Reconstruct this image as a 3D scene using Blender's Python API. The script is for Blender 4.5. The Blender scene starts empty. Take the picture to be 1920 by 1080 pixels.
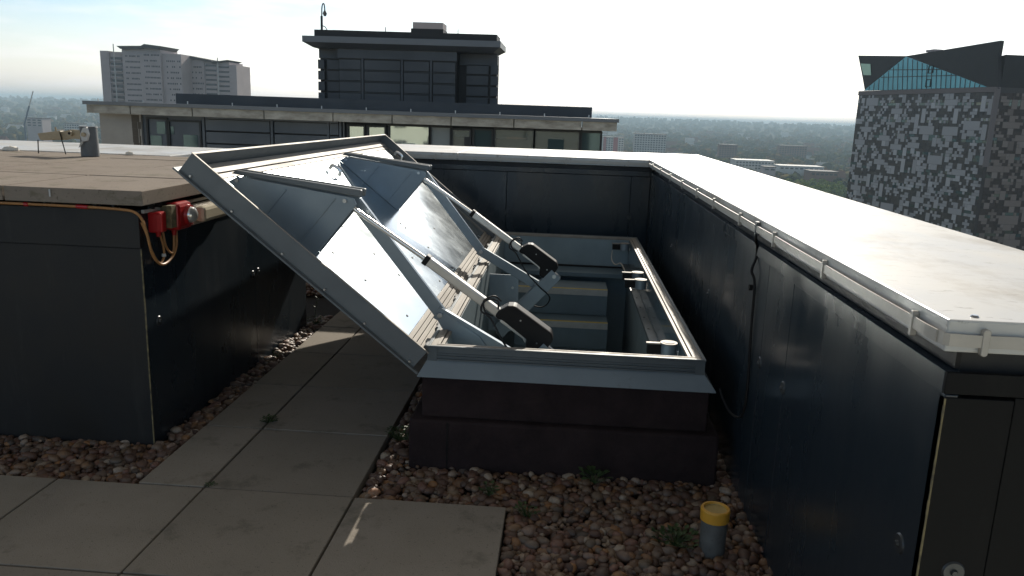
import bpy, bmesh, math, random
import numpy as np
from mathutils import Vector, Matrix
random.seed(7); rng = np.random.default_rng(11)
C = bpy.context.scene
COL = C.collection

# ------------------------------------------------------------------ camera
R3 = ((0.99699429, 0.04770407, -0.06104683), (0.06981948, -0.21169794, 0.97483805), (0.03358026, -0.97617022, -0.21439231))
FPX = 1480.0; CAMZ = 1.5
cam = bpy.data.cameras.new('camera'); cam.sensor_width = 36; cam.lens = FPX/1920*36
cam.clip_start = 0.05; cam.clip_end = 60000
co = bpy.data.objects.new('camera', cam); COL.objects.link(co); C.camera = co
M = Matrix(((R3[0][0], -R3[0][1], -R3[0][2], 0), (R3[1][0], -R3[1][1], -R3[1][2], 0), (R3[2][0], -R3[2][1], -R3[2][2], CAMZ), (0, 0, 0, 1)))
M = Matrix(((R3[0][0], -R3[0][1], -R3[0][2], 0), (R3[1][0], -R3[1][1], -R3[1][2], 0), (R3[2][0], -R3[2][1], -R3[2][2], CAMZ), (0, 0, 0, 1)))
co.matrix_world = M

def ray(px, py):
    d = (px-960, py-540, FPX)
    return tuple(sum(R3[i][j]*d[j] for j in range(3)) for i in range(3))
def W(px, py, Y):                                   # world point at depth Y seen at a pixel of the photograph
    r = ray(px, py); t = Y/r[1]
    return (r[0]*t, Y, CAMZ+r[2]*t)

# ------------------------------------------------------------------ light
SUN_AZ = math.radians(7.6); SUN_EL = math.radians(27.5)
C.view_settings.view_transform = 'Standard'; C.view_settings.look = 'None'
C.view_settings.exposure = EXPO = 0.43; C.view_settings.gamma = 1.0
sd = Vector((math.sin(SUN_AZ)*math.cos(SUN_EL), math.cos(SUN_AZ)*math.cos(SUN_EL), math.sin(SUN_EL)))
sl = bpy.data.lights.new('sun', 'SUN'); sl.energy = 3.6; sl.angle = math.radians(0.55); sl.color = (1.0, 0.93, 0.82)
so = bpy.data.objects.new('sun', sl); COL.objects.link(so)
so.rotation_euler = (-sd).to_track_quat('-Z', 'Y').to_euler()

wd = bpy.data.worlds.new('World'); C.world = wd; wd.use_nodes = True
nt = wd.node_tree; nt.nodes.clear()
def N(tree, typ, **kw):
    n = tree.nodes.new(typ)
    for k, v in kw.items(): setattr(n, k, v)
    return n
out = N(nt, 'ShaderNodeOutputWorld'); bg = N(nt, 'ShaderNodeBackground')
sky = N(nt, 'ShaderNodeTexSky', sky_type='NISHITA', sun_disc=False, sun_elevation=SUN_EL, sun_rotation=SUN_AZ,
        altitude=100, air_density=1.0, dust_density=0.7, ozone_density=3.0)
SKY = 0.102
tc = N(nt, 'ShaderNodeTexCoord'); sep = N(nt, 'ShaderNodeSeparateXYZ')
nt.links.new(tc.outputs['Generated'], sep.inputs[0])
def mth(tree, op, a, b=None, c=None, clamp=False):
    n = N(tree, 'ShaderNodeMath', operation=op, use_clamp=clamp)
    for i, v in enumerate((a, b, c)):
        if v is None: continue
        if hasattr(v, 'links') or hasattr(v, 'is_linked'): tree.links.new(v, n.inputs[i])
        else: n.inputs[i].default_value = v
    return n.outputs[0]
zc = mth(nt, 'ADD', mth(nt, 'MAXIMUM', sep.outputs[2], 0.0), 0.10)
cv = N(nt, 'ShaderNodeCombineXYZ')
nt.links.new(mth(nt, 'DIVIDE', sep.outputs[0], zc), cv.inputs[0]); nt.links.new(mth(nt, 'DIVIDE', sep.outputs[1], zc), cv.inputs[1])
n1 = N(nt, 'ShaderNodeTexNoise'); n1.inputs['Scale'].default_value = 0.9; n1.inputs['Detail'].default_value = 8; n1.inputs['Roughness'].default_value = 0.55
nt.links.new(cv.outputs[0], n1.inputs['Vector'])
rp = N(nt, 'ShaderNodeValToRGB'); rp.color_ramp.elements[0].position = 0.46; rp.color_ramp.elements[1].position = 0.66
nt.links.new(n1.outputs[0], rp.inputs[0])
skc = N(nt, 'ShaderNodeMix', data_type='RGBA')      # clouds: a white veil over the blue
up = N(nt, 'ShaderNodeMapRange', interpolation_type='SMOOTHSTEP'); nt.links.new(sep.outputs[2], up.inputs[0])   # unseen cloud cover overhead, added to warm and brighten the ambient light
up.inputs[1].default_value = 0.22; up.inputs[2].default_value = 0.5; up.inputs[3].default_value = 0.0; up.inputs[4].default_value = 1.0
nt.links.new(mth(nt, 'MAXIMUM', mth(nt, 'MULTIPLY', rp.outputs[0], 0.62), up.outputs[0]), skc.inputs[0])
hs = N(nt, 'ShaderNodeHueSaturation'); hs.inputs['Saturation'].default_value = 1.3; nt.links.new(sky.outputs[0], hs.inputs['Color'])
nt.links.new(hs.outputs[0], skc.inputs[6])
bw = N(nt, 'ShaderNodeRGBToBW'); nt.links.new(hs.outputs[0], bw.inputs[0])
cl = N(nt, 'ShaderNodeCombineColor')
for i, (k, kk) in enumerate(((1.30, 0.50), (1.30, 0.42), (1.30, 0.28))): nt.links.new(mth(nt, 'MULTIPLY', bw.outputs[0], mth(nt, 'MULTIPLY_ADD', up.outputs[0], kk, k)), cl.inputs[i])
nt.links.new(cl.outputs[0], skc.inputs[7])
hm = N(nt, 'ShaderNodeMapRange', interpolation_type='SMOOTHSTEP'); nt.links.new(sep.outputs[2], hm.inputs[0])
hm.inputs[1].default_value = -0.02; hm.inputs[2].default_value = 0.16; hm.inputs[3].default_value = 0.85; hm.inputs[4].default_value = 0.0
hz_ = N(nt, 'ShaderNodeMix', data_type='RGBA'); nt.links.new(hm.outputs[0], hz_.inputs[0]); nt.links.new(skc.outputs[2], hz_.inputs[6])
hc = N(nt, 'ShaderNodeCombineColor')                   # pale haze band over the horizon
for i, k in enumerate((1.04, 1.0, 0.99)): nt.links.new(mth(nt, 'MULTIPLY', bw.outputs[0], k), hc.inputs[i])
nt.links.new(hc.outputs[0], hz_.inputs[7]); nt.links.new(hz_.outputs[2], bg.inputs[0]); bg.inputs[1].default_value = SKY
nt.links.new(bg.outputs[0], out.inputs[0])

# ------------------------------------------------------------------ materials
MATS = {}                                           # node based, procedural
def mat(name, col, rough=0.5, metal=0.0, var=0.0, vscale=4.0, bump=0.0, bscale=60.0, col2=None, spec=0.5, stretch=None, rvar=0.0, coat=0.0, island=None, bdist=0.002, speck=None, stain=None):
    m = bpy.data.materials.new(name); m.use_nodes = True; t = m.node_tree; t.nodes.clear()
    o = N(t, 'ShaderNodeOutputMaterial'); p = N(t, 'ShaderNodeBsdfPrincipled'); t.links.new(p.outputs[0], o.inputs[0])
    p.inputs['Metallic'].default_value = metal; p.inputs['Roughness'].default_value = rough
    p.inputs['Specular IOR Level'].default_value = spec; p.inputs['Coat Weight'].default_value = coat
    c = tuple(col)+(1,); p.inputs['Base Color'].default_value = c
    tcn = N(t, 'ShaderNodeTexCoord'); vec = tcn.outputs['Object']
    if stretch:
        mp = N(t, 'ShaderNodeMapping'); mp.inputs['Scale'].default_value = stretch; t.links.new(vec, mp.inputs[0]); vec = mp.outputs[0]
    colout = None
    if island:
        g = N(t, 'ShaderNodeNewGeometry'); r = N(t, 'ShaderNodeValToRGB'); els = r.color_ramp.elements
        r.color_ramp.interpolation = 'LINEAR'
        while len(els) < len(island): els.new(0.5)
        for i, ic in enumerate(island):
            els[i].position = i/(len(island)-1); els[i].color = tuple(ic)+(1,)
        t.links.new(g.outputs['Random Per Island'], r.inputs[0]); colout = r.outputs[0]
    if var > 0 or rvar > 0:
        nz = N(t, 'ShaderNodeTexNoise'); nz.inputs['Scale'].default_value = vscale; nz.inputs['Detail'].default_value = 7; nz.inputs['Roughness'].default_value = 0.62
        t.links.new(vec, nz.inputs['Vector'])
        rr = N(t, 'ShaderNodeValToRGB'); rr.color_ramp.elements[0].position = 0.32; rr.color_ramp.elements[1].position = 0.68
        t.links.new(nz.outputs[0], rr.inputs[0])
        if var > 0:
            mx = N(t, 'ShaderNodeMix', data_type='RGBA')
            t.links.new(mth(t, 'MULTIPLY', rr.outputs[0], var), mx.inputs[0])
            if colout: t.links.new(colout, mx.inputs[6])
            else: mx.inputs[6].default_value = c
            mx.inputs[7].default_value = tuple(col2 or [x*0.45 for x in col])+(1,)
            colout = mx.outputs[2]
        if rvar > 0: t.links.new(mth(t, 'MULTIPLY_ADD', rr.outputs[0], rvar, rough), p.inputs['Roughness'])
    for prm in (speck, stain):                          # speck / stain = (scale, stretch, threshold, softness, colour, strength)
        if not prm: continue
        sc_, stv, th_, sf_, scol, stg = prm
        mp2 = N(t, 'ShaderNodeMapping'); mp2.inputs['Scale'].default_value = stv; t.links.new(tcn.outputs['Object'], mp2.inputs[0])
        n2 = N(t, 'ShaderNodeTexNoise'); n2.inputs['Scale'].default_value = sc_; n2.inputs['Detail'].default_value = 6; n2.inputs['Roughness'].default_value = 0.7
        t.links.new(mp2.outputs[0], n2.inputs['Vector'])
        r2 = N(t, 'ShaderNodeMapRange'); r2.inputs[1].default_value = th_; r2.inputs[2].default_value = th_+sf_; r2.inputs[4].default_value = stg
        t.links.new(n2.outputs[0], r2.inputs[0])
        m2 = N(t, 'ShaderNodeMix', data_type='RGBA'); t.links.new(r2.outputs[0], m2.inputs[0])
        if colout: t.links.new(colout, m2.inputs[6])
        else: m2.inputs[6].default_value = c
        m2.inputs[7].default_value = tuple(scol)+(1,); colout = m2.outputs[2]
    if colout: t.links.new(colout, p.inputs['Base Color'])
    if bump > 0:
        nb = N(t, 'ShaderNodeTexNoise'); nb.inputs['Scale'].default_value = bscale; nb.inputs['Detail'].default_value = 5
        t.links.new(vec, nb.inputs['Vector'])
        b = N(t, 'ShaderNodeBump'); b.inputs['Strength'].default_value = bump; b.inputs['Distance'].default_value = bdist
        t.links.new(nb.outputs[0], b.inputs['Height']); t.links.new(b.outputs[0], p.inputs['Normal'])
    MATS[name] = m
    return m
m_clad = mat('dark_cladding', (0.019, 0.030, 0.040), 0.16, var=0.6, vscale=2.2, col2=(0.012, 0.019, 0.026), bump=0.35, bscale=4, stretch=(1, 1, 0.35), rvar=0.28, bdist=0.006, speck=(14, (1, 1, 0.12), 0.56, 0.2, (0.04, 0.045, 0.045), 0.35), stain=(3, (1, 1, 0.3), 0.55, 0.3, (0.028, 0.033, 0.036), 0.4))
m_cladf = mat('charcoal_cladding', (0.020, 0.019, 0.018), 0.38, spec=0.35, var=0.6, vscale=2.5, col2=(0.013, 0.014, 0.016), bump=0.2, bscale=5, rvar=0.25, speck=(12, (1, 1, 0.15), 0.58, 0.15, (0.06, 0.058, 0.052), 0.35))
m_dark = mat('black_felt', (0.040, 0.027, 0.027), 0.9, spec=0.15, var=0.7, vscale=6, col2=(0.015, 0.010, 0.011), bump=1.0, bscale=70, bdist=0.004, stain=(3.5, (1, 1, 1), 0.52, 0.15, (0.040, 0.028, 0.026), 0.6))
m_cop = mat('white_coping', (0.56, 0.55, 0.52), 0.34, var=0.4, vscale=2.2, col2=(0.47, 0.445, 0.395), rvar=0.25, bump=0.10, bscale=5, speck=(26, (0.5, 1.6, 1), 0.61, 0.05, (0.24, 0.21, 0.17), 0.7), stain=(2.3, (1.5, 1, 1), 0.50, 0.16, (0.30, 0.26, 0.20), 0.7))
m_tape = mat('stone_grey_plastic', (0.50, 0.46, 0.40), 0.42, var=0.3, vscale=9, bump=0.1, bscale=30)
m_slab = mat('concrete_slab', (0.34, 0.27, 0.18), 0.9, spec=0.2, var=0.5, vscale=3.2, col2=(0.235, 0.21, 0.17), bump=0.7, bscale=200, island=((0.325, 0.285, 0.24), (0.285, 0.25, 0.205), (0.36, 0.315, 0.26), (0.305, 0.27, 0.225)), speck=(90, (1, 1, 1), 0.60, 0.06, (0.10, 0.085, 0.065), 0.7), stain=(5, (1, 1, 1), 0.56, 0.12, (0.165, 0.15, 0.12), 0.7))
m_slab2 = mat('weathered_slab', (0.22, 0.18, 0.145), 0.9, spec=0.2, var=0.6, vscale=2.6, col2=(0.29, 0.25, 0.205), bump=0.7, bscale=160, speck=(70, (1, 1, 1), 0.60, 0.05, (0.09, 0.075, 0.055), 0.7), stain=(6, (1, 1, 2.5), 0.54, 0.12, (0.13, 0.115, 0.075), 0.7))
m_slabe = mat('slab_edge', (0.21, 0.185, 0.14), 0.9, var=0.8, vscale=9, col2=(0.09, 0.08, 0.055), bump=0.8, bscale=120)
m_base = mat('deck_base', (0.035, 0.030, 0.026), 0.95, var=0.5, vscale=20, bump=0.8, bscale=60)
m_peb = mat('pebbles', (0.2, 0.15, 0.12), 0.55, var=0.55, vscale=55, bump=0.35, bscale=130,
            island=((0.08, 0.037, 0.026), (0.18, 0.09, 0.055), (0.11, 0.062, 0.046), (0.27, 0.15, 0.075), (0.07, 0.055, 0.045), (0.30, 0.21, 0.13), (0.13, 0.07, 0.05), (0.20, 0.15, 0.11), (0.36, 0.17, 0.06), (0.08, 0.055, 0.045), (0.15, 0.08, 0.05), (0.46, 0.37, 0.28), (0.20, 0.10, 0.07), (0.26, 0.13, 0.09)))
m_alu = mat('aluminium_sheet', (0.50, 0.55, 0.565), 0.16, metal=1.0, bump=0.08, bscale=3.0, rvar=0.14, vscale=2.0, bdist=0.004)
m_aluf = mat('mill_aluminium', (0.30, 0.275, 0.24), 0.55, metal=0.25, spec=0.35, var=0.25, vscale=10, rvar=0.15, stretch=(1, 0.1, 1))
m_grey = mat('grey_aluminium', (0.12, 0.14, 0.15), 0.5, metal=0.2, var=0.25, vscale=5, rvar=0.12)
m_lidg = mat('grey_lid_paint', (0.16, 0.175, 0.18), 0.5, metal=0.15, var=0.3, vscale=5, rvar=0.12)
m_flash = mat('grey_flashing', (0.22, 0.265, 0.295), 0.45, metal=0.1, var=0.35, vscale=3, rvar=0.2, bump=0.15, bscale=9, stain=(7, (1, 1, 1), 0.58, 0.1, (0.13, 0.13, 0.12), 0.5))
m_gus = mat('bracket_steel', (0.25, 0.30, 0.34), 0.28, metal=0.35, var=0.3, vscale=4, rvar=0.12)
m_chr = mat('polished_rod', (0.85, 0.83, 0.80), 0.28, metal=1.0)
m_tube = mat('actuator_tube', (0.62, 0.60, 0.56), 0.38, metal=0.8, var=0.2, vscale=12)
m_blk = mat('black_plastic', (0.009, 0.008, 0.008), 0.5, spec=0.25, bump=0.1, bscale=200, rvar=0.1, vscale=10)
m_rub = mat('black_rubber', (0.012, 0.012, 0.013), 0.6)
m_lin = mat('liner_paint', (0.24, 0.31, 0.34), 0.4, var=0.4, vscale=3, rvar=0.2)
m_lin2 = mat('glossy_liner_panel', (0.12, 0.165, 0.19), 0.07, spec=0.8, var=0.3, vscale=4, rvar=0.06)
m_stair = mat('stair_paint', (0.125, 0.18, 0.215), 0.55, var=0.4, vscale=4)
m_nos = mat('nosing_yellow', (0.42, 0.33, 0.07), 0.6, var=0.5, vscale=20)
m_nosg = mat('nosing_grey', (0.42, 0.43, 0.42), 0.5, var=0.3, vscale=20)
m_red = mat('red_plastic', (0.42, 0.012, 0.014), 0.32, var=0.3, vscale=12)
m_lens = mat('clear_lens', (0.75, 0.75, 0.72), 0.12, metal=0.6)
m_bulk = mat('milky_diffuser', (0.66, 0.60, 0.47), 0.25, var=0.4, vscale=8, col2=(0.50, 0.43, 0.30))
m_cab = mat('orange_cable', (0.42, 0.20, 0.07), 0.5, var=0.3, vscale=30)
m_pgrey = mat('grey_pipe', (0.15, 0.155, 0.15), 0.6, var=0.6, vscale=18, speck=(60, (1, 1, 1), 0.58, 0.08, (0.08, 0.065, 0.045), 0.7))
m_yel = mat('yellow_cap', (0.72, 0.36, 0.03), 0.45, var=0.35, vscale=22, col2=(0.62, 0.40, 0.10))
m_yeli = mat('pale_yellow_inner', (0.55, 0.40, 0.14), 0.6, var=0.3, vscale=22)
m_post = mat('galvanised_post', (0.15, 0.155, 0.155), 0.55, metal=0.2, var=0.4, vscale=14)
m_cream = mat('cream_resin', (0.46, 0.37, 0.24), 0.55, var=0.4, vscale=14)
m_bolt = mat('bolt_steel', (0.45, 0.46, 0.47), 0.3, metal=0.9)
m_leaf = mat('weed_leaf', (0.045, 0.085, 0.022), 0.6, island=((0.018, 0.04, 0.01), (0.045, 0.08, 0.02), (0.03, 0.055, 0.014)))
m_tarp = mat('white_cloth', (0.80, 0.74, 0.64), 0.8, bump=0.5, bscale=25)
m_seal = mat('edge_sealant', (0.26, 0.21, 0.10), 0.8, var=0.8, vscale=40, col2=(0.03, 0.03, 0.03))

# ------------------------------------------------------------------ mesh helpers
class MB:
    def __init__(s): s.v = []; s.f = []
    def quad(s, a, b, c, d): n = len(s.v); s.v += [tuple(a), tuple(b), tuple(c), tuple(d)]; s.f.append((n, n+1, n+2, n+3)); return s
    def poly(s, pts): n = len(s.v); s.v += [tuple(p) for p in pts]; s.f.append(tuple(range(n, n+len(pts)))); return s
    def hexa(s, p):                                  # 8 points, bottom 4 then top 4
        n = len(s.v); s.v += [tuple(q) for q in p]
        for f in ((0, 3, 2, 1), (4, 5, 6, 7), (0, 1, 5, 4), (1, 2, 6, 5), (2, 3, 7, 6), (3, 0, 4, 7)): s.f.append(tuple(n+i for i in f))
        return s
    def box(s, x0, x1, y0, y1, z0, z1):
        return s.hexa([(x0, y0, z0), (x1, y0, z0), (x1, y1, z0), (x0, y1, z0), (x0, y0, z1), (x1, y0, z1), (x1, y1, z1), (x0, y1, z1)])
    def prism(s, a, b):                              # two matching rings
        n = len(s.v); k = len(a); s.v += [tuple(p) for p in a]+[tuple(p) for p in b]
        s.f.append(tuple(n+i for i in reversed(range(k)))); s.f.append(tuple(n+k+i for i in range(k)))
        for i in range(k): j = (i+1) % k; s.f.append((n+i, n+j, n+k+j, n+k+i))
        return s
    def cyl(s, p, q, r, r2=None, seg=20, cap=True):
        p = Vector(p); q = Vector(q); r2 = r if r2 is None else r2; d = (q-p).normalized()
        u = d.orthogonal().normalized(); w = d.cross(u)
        a = [p+(u*math.cos(t)+w*math.sin(t))*r for t in [2*math.pi*i/seg for i in range(seg)]]
        b = [q+(u*math.cos(t)+w*math.sin(t))*r2 for t in [2*math.pi*i/seg for i in range(seg)]]
        n = len(s.v); s.v += [tuple(x) for x in a+b]
        for i in range(seg): j = (i+1) % seg; s.f.append((n+i, n+j, n+seg+j, n+seg+i))
        if cap: s.f.append(tuple(n+i for i in reversed(range(seg)))); s.f.append(tuple(n+seg+i for i in range(seg)))
        return s
    def tube(s, pts, r, seg=8, smooth=True):
        P = [Vector(p) for p in pts]
        if smooth and len(P) > 2:
            Q = []
            for i in range(len(P)-1):
                p0 = P[max(i-1, 0)]; p1 = P[i]; p2 = P[i+1]; p3 = P[min(i+2, len(P)-1)]
                for k in range(6):
                    t = k/6; Q.append(0.5*((2*p1)+(p2-p0)*t+(2*p0-5*p1+4*p2-p3)*t*t+(3*p1-p0-3*p2+p3)*t**3))
            Q.append(P[-1]); P = Q
        n0 = len(s.v); u = None
        for i, p in enumerate(P):
            d = (P[min(i+1, len(P)-1)]-P[max(i-1, 0)]).normalized()
            u = d.orthogonal().normalized() if u is None else (u-d*u.dot(d)).normalized()
            w = d.cross(u)
            s.v += [tuple(p+(u*math.cos(2*math.pi*k/seg)+w*math.sin(2*math.pi*k/seg))*r) for k in range(seg)]
        for i in range(len(P)-1):
            for k in range(seg):
                a = n0+i*seg+k; b = n0+i*seg+(k+1) % seg; s.f.append((a, b, b+seg, a+seg))
        s.f.append(tuple(n0+k for k in reversed(range(seg)))); s.f.append(tuple(n0+(len(P)-1)*seg+k for k in range(seg)))
        return s
    def build(s, name, material, parent=None, bevel=0.0, smooth=False):
        me = bpy.data.meshes.new(name); me.from_pydata(s.v, [], s.f)
        bm = bmesh.new(); bm.from_mesh(me); bmesh.ops.recalc_face_normals(bm, faces=bm.faces); bm.to_mesh(me); bm.free()
        me.materials.append(material)
        o = bpy.data.objects.new(name, me); COL.objects.link(o)
        if parent: o.parent = parent
        if smooth:
            me.shade_smooth() if hasattr(me, 'shade_smooth') else None
            try: me.set_sharp_from_angle(angle=math.radians(35))
            except Exception: pass
        if bevel > 0:
            b = o.modifiers.new('bevel', 'BEVEL'); b.width = bevel; b.segments = 2; b.limit_method = 'ANGLE'; b.angle_limit = math.radians(30)
        return o
def tag(o, label=None, cat=None, group=None, kind=None):
    if label: o['label'] = label
    if cat: o['category'] = cat
    if group: o['group'] = group
    if kind: o['kind'] = kind
    return o
def thing(name, label, cat, group=None, loc=(0, 0, 0)):
    o = bpy.data.objects.new(name, None); COL.objects.link(o); o.empty_display_size = 0.1; o.location = loc
    return tag(o, label, cat, group)
def copy_tree(o, parent=None, loc=None):
    c = o.copy(); COL.objects.link(c)
    if parent: c.parent = parent
    if loc is not None: c.location = loc
    for ch in list(o.children): copy_tree(ch, c)
    return c
def bulk(name, V, F, material, smooth=False):         # fast big mesh, triangles
    me = bpy.data.meshes.new(name); V = np.asarray(V, np.float32); F = np.asarray(F, np.int32)
    me.vertices.add(len(V)); me.vertices.foreach_set('co', V.ravel())
    k = F.shape[1]; me.loops.add(F.size); me.loops.foreach_set('vertex_index', F.ravel())
    me.polygons.add(len(F)); me.polygons.foreach_set('loop_start', np.arange(len(F), dtype=np.int32)*k)
    try: me.polygons.foreach_set('loop_total', np.full(len(F), k, np.int32))
    except Exception: pass
    me.update(calc_edges=True); me.validate()
    if smooth: me.polygons.foreach_set('use_smooth', np.ones(len(F), bool))
    me.materials.append(material)
    o = bpy.data.objects.new(name, me); COL.objects.link(o); return o
def ico(sub):
    bm = bmesh.new(); bmesh.ops.create_icosphere(bm, subdivisions=sub, radius=1.0)
    v = np.array([x.co[:] for x in bm.verts]); f = np.array([[q.index for q in x.verts] for x in bm.faces]); bm.free(); return v, f

# ------------------------------------------------------------------ ground far below, hills
def zt(x, y):
    d = np.hypot(x, y); t = np.clip((d-1500)/6000, 0, 1)
    return -60+58.5*(t*t*(3-2*t))+6*np.sin(x/700+1.3)*np.sin(y/900)*t*(1-t)*4
m_land = mat('town_ground', (0.075, 0.075, 0.045), 0.9, spec=0.0, var=0.8, vscale=0.012, col2=(0.12, 0.10, 0.075))
gx = np.linspace(-12000, 12000, 161); gy = np.linspace(-1500, 15000, 111)
X, Y = np.meshgrid(gx, gy); Z = zt(X, Y); V = np.stack([X.ravel(), Y.ravel(), Z.ravel()], 1)
nx = len(gx); idx = np.arange(len(V)).reshape(X.shape)
F = np.stack([idx[:-1, :-1].ravel(), idx[:-1, 1:].ravel(), idx[1:, 1:].ravel(), idx[1:, :-1].ravel()], 1)
o = bulk('terrain', V, F, m_land, True); tag(o, kind='structure')

# far wood that reads as one mass
m_wood = mat('autumn_foliage', (0.05, 0.06, 0.025), 0.9, spec=0.0, var=0.4, vscale=0.35,
             island=((0.035, 0.05, 0.02), (0.05, 0.065, 0.025), (0.075, 0.075, 0.03), (0.04, 0.055, 0.025), (0.12, 0.075, 0.03), (0.06, 0.07, 0.03), (0.15, 0.085, 0.035), (0.045, 0.06, 0.03)))
iv, if_ = ico(2)
Vs = []; Fs = []; off = 0
def scatter(n, a0, a1, d0, d1):
    global off
    for i in range(n):
        d = d0*(d1/d0)**random.random(); a = math.radians(random.uniform(a0, a1))
        x = d*math.sin(a); y = d*math.cos(a)
        h = random.uniform(6, 11)*(1+0.9*min(1, d/5000)); r = h*random.uniform(0.5, 0.8)
        v = iv*(1+0.28*rng.standard_normal((len(iv), 1)))*np.array([r, r, h*0.55])
        v = v+np.array([x, y, float(zt(x, y))+h*0.5])
        Vs.append(v); Fs.append(if_+off); off += len(v)
scatter(1900, -46, -27, 640, 7000)
scatter(3600, -1, 30, 640, 7000)
o = bulk('far_woodland', np.concatenate(Vs), np.concatenate(Fs), m_wood)
tag(o, 'distant autumn woodland and town trees covering the land to the horizon', 'woodland', kind='stuff')

# ------------------------------------------------------------------ far buildings
m_bconc = mat('tower_concrete', (0.46, 0.40, 0.395), 0.85, var=0.3, vscale=0.12)
m_bwin = mat('far_window_glass', (0.035, 0.038, 0.045), 0.25)
m_bwhite = mat('white_render', (0.55, 0.55, 0.53), 0.8, var=0.3, vscale=0.2)
m_bred = mat('red_panels', (0.34, 0.07, 0.07), 0.8)
m_bbrick = mat('brown_brick', (0.20, 0.11, 0.08), 0.9, var=0.3, vscale=0.3)
m_roofd = mat('dark_roof', (0.05, 0.045, 0.045), 0.8)
m_roofr = mat('red_roof_tile', (0.17, 0.075, 0.055), 0.9, var=0.4, vscale=0.5)
m_roofl = mat('pale_roof', (0.50, 0.50, 0.48), 0.7, var=0.4, vscale=0.2)
def rect_from(px0, px1, pyt, Y):
    a = W(px0, pyt, Y); b = W(px1, pyt, Y); return a[0], b[0], (a[2]+b[2])/2
def far_block(name, label, cat, px0, px1, pyt, Y, depth, wall, floors, cols, stripes=None, group=None, fh=3.0, roofm=None):
    x0, x1, zt_ = rect_from(px0, px1, pyt, Y); zb = float(zt(x0, Y))-3
    t = thing(name, label, cat, group, (0, 0, 0))
    MB().box(x0, x1, Y, Y+depth, zb, zt_).build('wall', wall, t)
    MB().box(x0-0.4, x1+0.4, Y-0.4, Y+depth+0.4, zt_+0.003, zt_+0.8).build('roof', roofm or m_roofd, t)
    for k in range(floors):
        z = zt_-1.2-k*fh
        mb = MB(); w = (x1-x0)/cols
        for c in range(cols): mb.box(x0+w*(c+0.18), x0+w*(c+0.82), Y-0.12, Y+0.05, z-1.5, z)
        mb.build('window_row', m_bwin, t)
    if stripes:
        for a, b in stripes: MB().box(x0+(x1-x0)*a, x0+(x1-x0)*b, Y-0.3, Y-0.13, zb, zt_+1.0).build('panel_strip', m_bred, t)
    return t
far_block('tower_block', 'distant white tower block with dark red vertical stripes right of the flat roofed building', 'building', 1131, 1170, 258, 1150, 16, m_bwhite, 12, 8, ((0.02, 0.16), (0.5, 0.72)))
far_block('tower_block', 'wide pale grey slab block standing before the wooded hill beyond the far parapet corner', 'building', 1190, 1250, 252, 1100, 14, m_bwhite, 10, 12)
far_block('tower_block', 'small brown and white tower block above the outer parapet edge', 'building', 1349, 1383, 272, 1200, 14, m_bbrick, 9, 7)
far_block('apartment_block', 'long low brown and white apartment block at the wood edge left of the chequered tower', 'building', 1462, 1514, 274, 1350, 14, m_bbrick, 6, 11)
far_block('office_building', 'low white flat roofed building close behind the outer parapet edge', 'building', 1380, 1452, 302, 900, 30, m_bwhite, 3, 12, roofm=m_roofl)
far_block('concrete_block', 'plain pale concrete box building left of the green treetops', 'building', 1433, 1455, 314, 760, 14, m_bconc, 1, 2)
far_block('warehouse', 'dark brown flat roofed building between trees beside the chequered tower', 'building', 1521, 1572, 323, 740, 22, m_bbrick, 1, 6)
far_block('warehouse', 'long pale roofed shed between autumn trees left of the chequered tower', 'building', 1462, 1545, 313, 850, 26, m_bwhite, 1, 9, roofm=m_roofl)
far_block('concrete_building', 'grey concrete building under the leaning crane jib at far left', 'building', 49, 78, 222, 900, 16, m_bconc, 3, 3)
far_block('office_building', 'low grey building group right of the concrete block at far left', 'building', 120, 148, 232, 1000, 16, m_bwhite, 3, 6)
def house(x, y, s, wallm, roofm_, label, group):
    z = float(zt(x, y)); t = thing('house', label, 'house', group)
    MB().box(x-s, x+s, y-s*0.6, y+s*0.6, z-1, z+s*0.9).build('wall', wallm, t)
    MB().prism([(x-s*1.1, y-s*0.75, z+s*0.9), (x-s*1.1, y+s*0.75, z+s*0.9), (x-s*1.1, y, z+s*1.6)], [(x+s*1.1, y-s*0.75, z+s*0.9), (x+s*1.1, y+s*0.75, z+s*0.9), (x+s*1.1, y, z+s*1.6)]).build('roof', roofm_, t)
for i in range(90):
    side = i % 3 == 0
    d = 700*(5)**random.random(); a = math.radians(random.uniform(-44, -29) if side else random.uniform(2, 21))
    if d < 800 and not side: d += 300
    wm, rm, lb, gp = random.choice(((m_bwhite, m_roofd, 'pale', 'pale walled houses among the distant trees'), (m_bbrick, m_roofr, 'brick', 'brick houses with red roofs among the distant trees'), (m_bwhite, m_roofl, 'light', 'light roofed sheds among the distant trees')))
    house(d*math.sin(a), d*math.cos(a), random.uniform(5, 9)+d/700, wm, rm,
          {'pale': 'tiny pale walled house with dark roof among distant trees', 'brick': 'tiny brick house with red tiled roof among distant trees', 'light': 'tiny light roofed shed among distant trees'}[lb], gp)

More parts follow.
